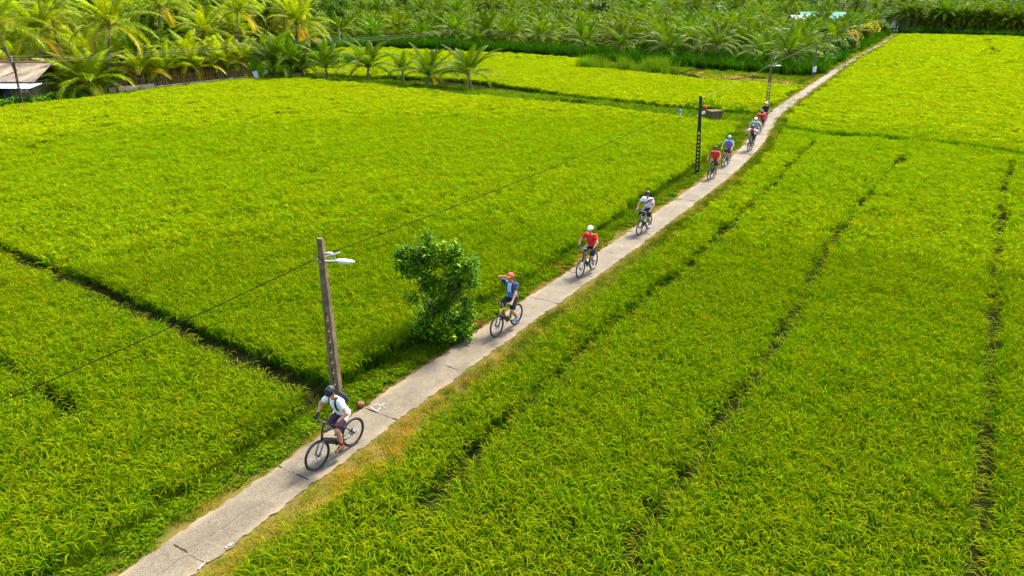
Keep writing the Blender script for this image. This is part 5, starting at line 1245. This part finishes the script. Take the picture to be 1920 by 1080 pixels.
def person(bike, label, shirt, shorts, helmet, pedal=0.0, lean=None, skin=SKIN, h=.016, salute=False, look=(1, 0, -.15), glove=None, shoe=(.35, .35, .36), sock=None, pack=None, scale=1.0,
           shirt_fn=None, shirt_mats=None, shorts_fn=None, shorts_mats=None, hair=(.02, .014, .01), glasses=True, bare_helmet_col2=None, sleeve=.62):
    root = empty('person', bike.location, bike.rotation_euler[2], label, 'person', 'cyclists riding in a line'); root.location[2] = .0
    Ms = pmat('skin', skin, .55, var=.06, scale=20); Mh = pmat('hair', hair, .7)
    hipc = SADDLE + np.array([.02, 0, .085]); UT = .50
    wrist = {}
    for s_ in (-1, 1): wrist[s_] = BAR + np.array([-.115, .30 * s_, .065])
    if lean is None:
        for lean in np.arange(.15, 1.1, .03):
            sh = hipc + UT * np.array([math.sin(lean), 0, math.cos(lean)]) + np.array([0, .185, 0])
            if np.linalg.norm(sh - wrist[1]) < .55: break
    ax = np.array([math.sin(lean), 0, math.cos(lean)]); fw = np.array([math.cos(lean), 0, -math.sin(lean)])
    neck = hipc + ax * UT; Lf = np.array([0, 1.0, 0])
    sh = {s_: neck + Lf * .185 * s_ - ax * .035 for s_ in (-1, 1)}
    hip = {s_: hipc + Lf * .09 * s_ for s_ in (-1, 1)}
    up = ax * .45 + np.array([0, 0, .55]); up /= np.linalg.norm(up)
    hc = neck + up * .185 + np.array([.035, 0, 0]); HR = frame3(look)
    elb, hand = {}, {}
    for s_ in (-1, 1):
        w_ = wrist[s_]
        if salute and s_ < 0: w_ = hc + HR @ np.array([.10, -.075, .05])
        L = np.linalg.norm(w_ - sh[s_]);
        if L > .565: w_ = sh[s_] + (w_ - sh[s_]) * .565 / L
        elb[s_] = ik(sh[s_], w_, .30, .27, (-.2, s_ * 1.0, -.5) if not (salute and s_ < 0) else (.5, -1, .35)); hand[s_] = w_
    ank, knee, ped = {}, {}, {}
    for s_ in (-1, 1):
        a = pedal if s_ < 0 else pedal + PI; p = BBk + np.array([.17 * math.cos(a), s_ * .135, .17 * math.sin(a)]); ped[s_] = p
        ank[s_] = p + np.array([-.085, -.01 * s_, .105]); knee[s_] = ik(hip[s_], ank[s_], .43, .43, (1, s_ * .12, .3))
    pts = np.array([*sh.values(), *hip.values(), *elb.values(), *hand.values(), *ank.values(), *knee.values(), hc + up * .16, hc, *ped.values()])
    lo, hi = pts.min(0) - .16, pts.max(0) + .16
    RT = frame3(fw, ax)
    def torso(S, off=0.0):
        S.ell(hipc + ax * .02, (.125, .165, .12), RT, .03, off); S.ell(hipc + ax * .19 + fw * .01, (.105, .145, .15), RT, .05, off)
        S.ell(neck - ax * .17 + fw * .005, (.125, .172, .18), RT, .05, off)
        S.rc(sh[-1] - ax * .01, sh[1] - ax * .01, .062, .062, .04, off); S.rc(neck - ax * .06, neck + up * .03, .07, .055, .03, off)
    def arm(S, s_, off=0.0, part=1.0):
        e = sh[s_] + (elb[s_] - sh[s_]) * part; S.rc(sh[s_], e, .058, .058 - .014 * part, .03, off)
        if part >= 1: S.rc(elb[s_], hand[s_], .043, .028, .015, off)
    def leg(S, s_, off=0.0, part=1.0, taper=0.0):
        e = hip[s_] + (knee[s_] - hip[s_]) * part; S.rc(hip[s_], e, .098, .098 - (.036 - taper) * part, .03, off)
        if part >= 1:
            S.rc(knee[s_], knee[s_] + (ank[s_] - knee[s_]) * .35 + np.array([-.02, 0, 0]), .058, .057, .02, off); S.rc(knee[s_] + (ank[s_] - knee[s_]) * .35 + np.array([-.02, 0, 0]), ank[s_], .057, .037, .02, off)
            S.rc(ank[s_], ank[s_] + np.array([.13, 0, -.06]), .036, .03, .02, off)
    # --- body
    S = SDF(lo, hi, h); torso(S, -.008)
    S.rc(neck - up * .02, hc - up * .05, .057, .052, .02)
    S.ell(hc, (.098, .077, .118), HR, .02); S.ell(hc + HR @ np.array([.035, 0, -.065]), (.062, .056, .055), HR, .03)
    S.rc(hc + HR @ np.array([.092, 0, .01]), hc + HR @ np.array([.112, 0, -.028]), .010, .017, .012)
    for s_ in (-1, 1):
        S.ell(hc + HR @ np.array([-.005, .079 * s_, -.01]), (.028, .014, .034), HR, .008); arm(S, s_); leg(S, s_)
    def pick(c):
        q = (c - hc) @ HR; o = np.zeros(len(c), int)
        o[(q[:, 0] < -.005) & (q[:, 2] > -.05) & (np.linalg.norm(q, axis=1) < .16)] = 1
        o[(np.abs(q[:, 2] + .062) < .011) & (np.abs(q[:, 1]) < .03) & (q[:, 0] > .05) & (q[:, 0] < .16)] = 2
        o[(np.abs(q[:, 2] - .012) < .010) & (np.abs(np.abs(q[:, 1]) - .033) < .014) & (q[:, 0] > .05) & (q[:, 0] < .16)] = 3
        return o
    body = S.mesh('body', [Ms, Mh, pmat('lips', (skin[0] * .8, skin[1] * .5, skin[2] * .55), .5), pmat('eyes', (.03, .025, .02), .3)], pick)
    # --- hands, closed on the grips (or flat at the brow), as finer pieces of the same mesh
    hv, hq, nb = [], [], len(body.vertices)
    Sg = []
    for s_ in (-1, 1):
        w_ = hand[s_]; sal = salute and s_ < 0; S = SDF(w_ - .17, w_ + .17, .006)
        if sal:
            d = HR @ np.array([.25, .95, .15]); d /= np.linalg.norm(d); n_ = HR @ np.array([-.3, -.1, -.95]); n_ /= np.linalg.norm(n_); t = np.cross(n_, d); t /= np.linalg.norm(t)
            S.rc(w_ - d * .03, w_ + d * .03, .028, .026, .015); S.ell(w_ + d * .055, (.05, .042, .017), np.stack([d, t, n_], 1), .012)
            for k, (o_, ln_) in enumerate(((-.03, .062), (-.01, .074), (.011, .070), (.031, .052))): a = w_ + d * .09 + t * o_; m_ = a + d * ln_ * .55 + n_ * .004; S.rc(a, m_, .0095, .009, .006); S.rc(m_, m_ + d * ln_ * .45 + n_ * .010, .009, .0075, .004)
            a = w_ + d * .035 + t * -.036; S.rc(a, a + d * .035 - t * .022, .012, .010, .008); S.rc(a + d * .035 - t * .022, a + d * .065 - t * .026, .010, .008, .005)
        else:
            gp_ = BAR + np.array([-.058, .30 * s_, .019]); d = gp_ - w_; d /= np.linalg.norm(d); n_ = np.array([0, 0, 1.0]); n_ = n_ - d * (n_ @ d); n_ /= np.linalg.norm(n_); t = np.array([0, 1.0, 0])
            S.rc(w_ - d * .03, w_ + d * .02, .029, .028, .015); S.ell(w_ + d * .038 + n_ * .008, (.045, .044, .020), np.stack([d, t, n_], 1), .012)
            for k, o_ in enumerate((-.033, -.011, .011, .032)):
                ln_ = (.9, 1.05, 1.0, .8)[k if s_ > 0 else 3 - k]; a = gp_ + t * o_ + n_ * .026 - d * .004; b_ = gp_ + t * o_ + d * .034 * ln_ + n_ * .004; c_ = gp_ + t * o_ + d * .016 - n_ * .027
                S.rc(a, b_, .0105, .010, .006); S.rc(b_, c_, .010, .009, .004)
            a = w_ + d * .03 - t * .04 * s_; b_ = gp_ - t * .048 * s_ - n_ * .004; S.rc(a, b_, .013, .011, .008); S.rc(b_, b_ + d * .022 - n_ * .022, .011, .009, .005)
        Sg.append(S); v, q = snet(S.F, S.lo, S.h); hv.append(v); hq.append(q)
    n1 = len(body.vertices); nv = np.empty(n1 * 3, np.float32); body.vertices.foreach_get('co', nv); V = [nv.reshape(-1, 3)]; Q = [np.array([tuple(p.vertices) for p in body.polygons])]; mi = np.empty(len(body.polygons), np.int32); body.polygons.foreach_get('material_index', mi); MI = [mi]
    o_ = n1
    for v, q in zip(hv, hq): V.append(v); Q.append(q + o_); MI.append(np.full(len(q), 0 if glove is None else 4, np.int32)); o_ += len(v)
    me = bpy.data.meshes.new('body'); me.from_pydata(np.concatenate(V).tolist(), [], np.concatenate(Q).tolist())
    for m in body.materials: me.materials.append(m)
    if glove is not None: me.materials.append(pmat('glove', glove, .8))
    me.polygons.foreach_set('material_index', np.concatenate(MI)); me.polygons.foreach_set('use_smooth', np.ones(len(me.polygons), bool)); me.update()
    bpy.data.meshes.remove(body); link('body', me, root)
    # --- shirt
    S = SDF(lo, hi, h); torso(S, .012)
    Sa = SDF(lo, hi, h)
    for s_ in (-1, 1): arm(Sa, s_, .016, sleeve)
    S.cut(lambda p: -((p - (hipc - ax * .035)) @ ax)); S.cut(lambda p: ((p - (neck + up * .012 - fw * .0)) @ (up * .9 + fw * .25)))
    for s_ in (-1, 1):
        u = (elb[s_] - sh[s_]) / np.linalg.norm(elb[s_] - sh[s_]); Sa.cut(lambda p, u=u, s_=s_: np.where((((p - sh[s_]) @ u) > .0) & (np.linalg.norm(p - sh[s_] - ((p - sh[s_]) @ u)[..., None] * u, axis=-1) < .085), (p - sh[s_]) @ u - .30 * sleeve, -1))
    hh_ = np.clip(.5 + .5 * (S.F - Sa.F) / .03, 0, 1); S.F = (S.F * (1 - hh_) + Sa.F * hh_ - .03 * hh_ * (1 - hh_)).astype(np.float32)
    sm = shirt_mats or [pmat('shirt', shirt, .85, var=.10, scale=11, bump=.03)]
    pk = None
    if shirt_fn: pk = lambda c: shirt_fn((c - hipc) @ RT)
    link('shirt', S.mesh('shirt', sm, pk), root)
    # --- shorts
    S = SDF(lo, hi, h); torso(S, .014)
    for s_ in (-1, 1): leg(S, s_, .014, .74, .016)
    S.cut(lambda p: (p - (hipc + ax * .06)) @ ax)
    link('shorts', S.mesh('shorts', shorts_mats or [pmat('shorts', shorts, .85, var=.15, scale=12, bump=.03)], (lambda c: shorts_fn((c - hipc) @ RT)) if shorts_fn else None), root)
    # --- shoes and socks
    for s_ in (-1, 1):
        p = ped[s_]; S = SDF(p + np.array([-.25, -.12, -.1]), p + np.array([.25, .12, .16]), .008)
        S.rc(p + np.array([-.11, 0, .050]), p + np.array([.10, .008 * s_, .040]), .042, .036, .02); S.rc(ank[s_] + np.array([0, 0, -.03]), p + np.array([.0, 0, .055]), .044, .042, .03)
        S.cut(lambda q: (p[2] + .012) - q[..., 2]); link('shoe', S.mesh('shoe', [pmat('shoe', shoe, .6, var=.2, scale=18)]), root)
        if sock is not None:
            u = knee[s_] - ank[s_]; u /= np.linalg.norm(u); mb = MB(); mb.tube([ank[s_] - u * .02, ank[s_] + u * .05, ank[s_] + u * .10], [.045, .044, .048], 14); link('sock', mb.mesh('sock', True), root, pmat('sock', sock, .9))
    # --- helmet with vents and strap
    S = SDF(hc + np.array([-.22, -.2, -.12]), hc + np.array([.22, .2, .26]), .0085); hb = hc + HR @ np.array([-.006, 0, .038])
    S.ell(hb, (.142, .108, .118), HR, .02)
    S.cut(lambda p: -(((p - hb) @ HR)[..., 2] + .012 - .12 * ((p - hb) @ HR)[..., 0] * (((p - hb) @ HR)[..., 0] > 0) * -.3))
    for yy in (-.062, -.022, .022, .062):
        for xx in (.085, .0, -.085):
            S.ell(hb + HR @ np.array([xx, yy, math.sqrt(max(.0, 1 - (xx / .142) ** 2 - (yy / .108) ** 2)) * .118]), (.034, .0085, .016), HR, sub=True)
    hm = link('helmet', S.mesh('helmet', [pmat('helmet', helmet, .42, spec=.3)]), root)
    mb = MB()
    for s_ in (-1, 1): mb.tube([hc + HR @ np.array([.02, .088 * s_, .04]), hc + HR @ np.array([.025, .075 * s_, -.06]), hc + HR @ np.array([.045, .01 * s_, -.125])], .006, 5)
    link('chin_strap', mb.mesh('chin_strap'), hm, M_black)
    if glasses:
        mb = MB()
        for s_ in (-1, 1):
            c = hc + HR @ np.array([.098, .034 * s_, .010]); mb.add([c + HR @ np.array([.002 - .25 * abs(y), y, z]) for y, z in ((-.03, .012), (.0, .018), (.03, .014), (.03, -.008), (.0, -.018), (-.03, -.010))], [(0, 1, 2, 3, 4, 5)]); mb.tube([c + HR @ np.array([-.006, .03 * s_, .006]), hc + HR @ np.array([0, .085 * s_, .008])], .004, 5)
        link('sunglasses', mb.mesh('sunglasses'), root, pmat('dark_lens', (.01, .01, .012), .15, spec=.7))
    if pack is not None:
        S = SDF(neck - .5, neck + .4, .012); c = neck - ax * .20 - fw * .19
        S.ell(c, (.075, .125, .19), RT, .02); S.ell(c - ax * .06 - fw * .02, (.07, .11, .11), RT, .02)
        bk = S.mesh('backpack', [pmat('backpack', pack, .8, var=.3, scale=12)]); o = link('backpack', bk, root)
        S = SDF(lo, hi, h * .8); torso(S, .024); S.cut(lambda p: np.abs(np.abs(((p - neck) @ Lf)) - .095) - .022); S.cut(lambda p: -((p - (neck - ax * .27)) @ ax)); S.cut(lambda p: -((p - neck) @ fw) - .06)
        link('strap', S.mesh('strap', [pmat('strap', tuple(q * .8 for q in pack), .8)]), o)
    return root
BK = (.012, .012, .014)
RIDERS = [
  dict(px=(598.3, 879.6), d=(-.55, -.84), bl='black electric mountain bike with a red head tube, nearest the camera', frame=(.02, .02, .022), fork=(.10, .10, .11), ped=2.6, ex=phone((.1, .1, .11)), h=.013,
       pl='leading cyclist in white shirt, black helmet and purple shorts', shirt=(.70, .70, .74), shorts=(.10, .02, .09), helmet=(.012, .014, .018), lean=.44, look=(.9, .12, -.45), glove=BK, shoe=(.10, .05, .02), pack=(.015, .016, .02), sock=(.25, .02, .01)),
  dict(px=(931.7, 631.7), d=(-.56, -.83), bl='yellow and turquoise bicycle ridden by the saluting cyclist', frame=(.55, .52, .02), fork=(.02, .02, .022), ped=.35, ex=phone((.7, .7, .72), .3), h=.014,
       pl='cyclist in a blue jersey and red helmet raising a hand to his brow', shirt=(.03, .12, .45), shorts=BK, helmet=(.60, .03, .03), lean=.12, salute=True, look=(1, 0, -.02), shoe=(.05, .16, .40), pack=(.01, .01, .014), sock=(.5, .03, .02), glasses=False, jersey=True),
  dict(px=(1087.6, 521.6), d=(-.54, -.84), bl='black bicycle ridden by the cyclist in red with a white helmet', frame=(.02, .02, .022), fork=(.35, .35, .36), ped=.9, ex=phone((.75, .75, .78)), h=.016,
       pl='cyclist in a red shirt and white helmet, third in line', shirt=(.62, .02, .012), shorts=BK, helmet=(.75, .75, .77), look=(1, 0, -.2), glove=(.02, .02, .02), shoe=(.38, .38, .42), skin=(.45, .24, .15)),
  dict(px=(1198, 441.7), d=(-.53, -.85), bl='pale blue bicycle with a black handlebar bag', frame=(.45, .55, .58), fork=(.03, .03, .03), ped=.9, ex=bag((.012, .012, .013), True), h=.017,
       pl='cyclist in a patterned white jersey and black helmet, fourth in line', shirt=(.72, .70, .78), shorts=BK, helmet=(.015, .015, .02), look=(1, .05, -.1), shoe=(.40, .42, .50), pattern=True),
  dict(px=(1328.7, 338), d=(-.53, -.84), bl='black bicycle ridden by the cyclist in red with a dark helmet', frame=(.02, .02, .022), ped=.7, ex=phone((.5, .5, .52)), h=.018,
       pl='cyclist in a red shirt and dark helmet beside the dark slotted pole', shirt=(.55, .02, .02), shorts=(.02, .012, .014), helmet=(.02, .025, .02), look=(1, 0, -.05), glove=(.5, .04, .03), shoe=(.05, .06, .06)),
  dict(px=(1355, 314), d=(-.55, -.83), bl='red bicycle ridden by the cyclist with the blue helmet', frame=(.55, .05, .03), fork=(.7, .7, .7), ped=2.4, ex=phone(), h=.019,
       pl='cyclist in a blue and red vest with a light blue helmet', shirt=(.10, .14, .42), shorts=(.015, .015, .025), helmet=(.25, .50, .70), look=(1, 0, -.15), shoe=(.10, .22, .35), vest=True, skin=(.48, .27, .17)),
  dict(px=(1402.5, 284.5), d=(-.5, -.87), bl='turquoise bicycle ridden by the cyclist wearing a red pack on the chest', frame=(.05, .28, .30), fork=(.02, .02, .02), ped=1.0, h=.02,
       pl='cyclist in white sleeves with a dark red vest, head down', shirt=(.70, .70, .74), shorts=(.015, .015, .03), helmet=(.05, .05, .06), lean=.7, look=(.9, 0, -.5), glove=BK, shoe=(.45, .42, .02), vest2=True, sock=(.02, .02, .02)),
  dict(px=(1408.5, 269.5), d=(-.5, -.87), bl='dark bicycle half hidden behind the cyclist with the red vest', frame=(.03, .03, .035), ped=2.2, h=.021,
       pl='cyclist with a white helmet and grey jersey, half hidden behind another', shirt=(.30, .38, .42), shorts=BK, helmet=(.78, .78, .80), lean=.55, look=(.95, .1, -.3), skin=(.5, .3, .2)),
  dict(px=(1421.5, 251), d=(-.48, -.88), bl='white bicycle ridden by the bent cyclist in red near the back', frame=(.60, .60, .62), ped=.5, h=.021,
       pl='cyclist in a red shirt and dark blue helmet bending forward, second last', shirt=(.62, .02, .03), shorts=(.02, .015, .015), helmet=(.02, .03, .06), lean=.75, look=(.9, .1, -.5), glove=BK),
  dict(px=(1429.5, 236.5), d=(-.45, -.89), bl='red bicycle with a red and white handlebar bag at the back of the line', frame=(.5, .03, .03), ped=.2, ex=bag((.60, .10, .10)), h=.022,
       pl='last cyclist, dressed in black with a white helmet', shirt=(.02, .018, .018), shorts=(.02, .018, .02), helmet=(.80, .80, .82), look=(1, 0, -.1), shoe=(.06, .03, .03)),
]
for r_ in RIDERS:
    fpt = g(*r_['px']); bk_ = bicycle(fpt, r_['d'], r_['bl'], r_['frame'], r_.get('fork'), pedal=r_['ped'], extra=r_.get('ex'))
    kw = {}
    if r_.get('jersey'):
        kw = dict(shirt_mats=[pmat('jersey_blue', (.03, .12, .50), .8, col2=(.06, .22, .62), scale=5), pmat('jersey_pale', (.35, .52, .75), .8, col2=(.5, .62, .8), scale=6), pmat('jersey_dark', (.015, .03, .07), .8)],
                  shirt_fn=lambda q: np.where(np.abs(q[:, 1]) > .155, 2, np.where((q[:, 0] > 0) & (q[:, 2] > .24) & (np.abs(q[:, 1]) < .085), 1, 0)))
    if r_.get('pattern'):
        kw = dict(shirt_mats=[pmat('jersey_white', (.70, .66, .76), .8), pmat('jersey_navy', (.03, .09, .35), .8), pmat('jersey_orange', (.62, .16, .06), .8)],
                  shirt_fn=lambda q: np.where((q[:, 0] > 0) & (np.abs(q[:, 2] - .33 - .6 * q[:, 1]) < .035), 2, np.where((q[:, 0] > 0) & (np.abs(q[:, 2] - .39 - .6 * q[:, 1]) < .025), 1, np.where((q[:, 2] < .10), 1, 0))))
    if r_.get('vest'):
        kw = dict(shirt_mats=[pmat('vest_blue', (.10, .14, .45), .8), pmat('vest_red', (.55, .04, .06), .8), pmat('sleeve_pale', (.25, .36, .50), .8)],
                  shirt_fn=lambda q: np.where(np.abs(q[:, 1]) > .16, 2, np.where((np.abs(q[:, 2] - .26) < .07) & (np.abs(q[:, 1]) < .09), 1, 0)))
    if r_.get('vest2'):
        kw = dict(shirt_mats=[pmat('sleeve_white', (.70, .70, .74), .8), pmat('vest_dark', (.04, .02, .05), .8), pmat('vest_maroon', (.42, .03, .03), .8)],
                  shirt_fn=lambda q: np.where(np.abs(q[:, 1]) > .13, 0, np.where(q[:, 2] > .30, 2, 1)))
    if r_['px'][0] < 600:
        kw = dict(shorts_mats=[pmat('shorts_purple', (.05, .014, .045), .8, var=.3), pmat('shorts_white', (.6, .58, .62), .8)], shorts_fn=lambda q: np.where((np.abs(q[:, 1]) > .14) & (q[:, 0] < .16), 1, 0))
    person(bk_, r_['pl'], r_['shirt'], r_['shorts'], r_['helmet'], r_['ped'], r_.get('lean'), r_.get('skin', SKIN), r_['h'], r_.get('salute', False), r_['look'], r_.get('glove'), r_.get('shoe', (.3, .3, .3)), r_.get('sock'), r_.get('pack'), glasses=r_.get('glasses', True), **kw)
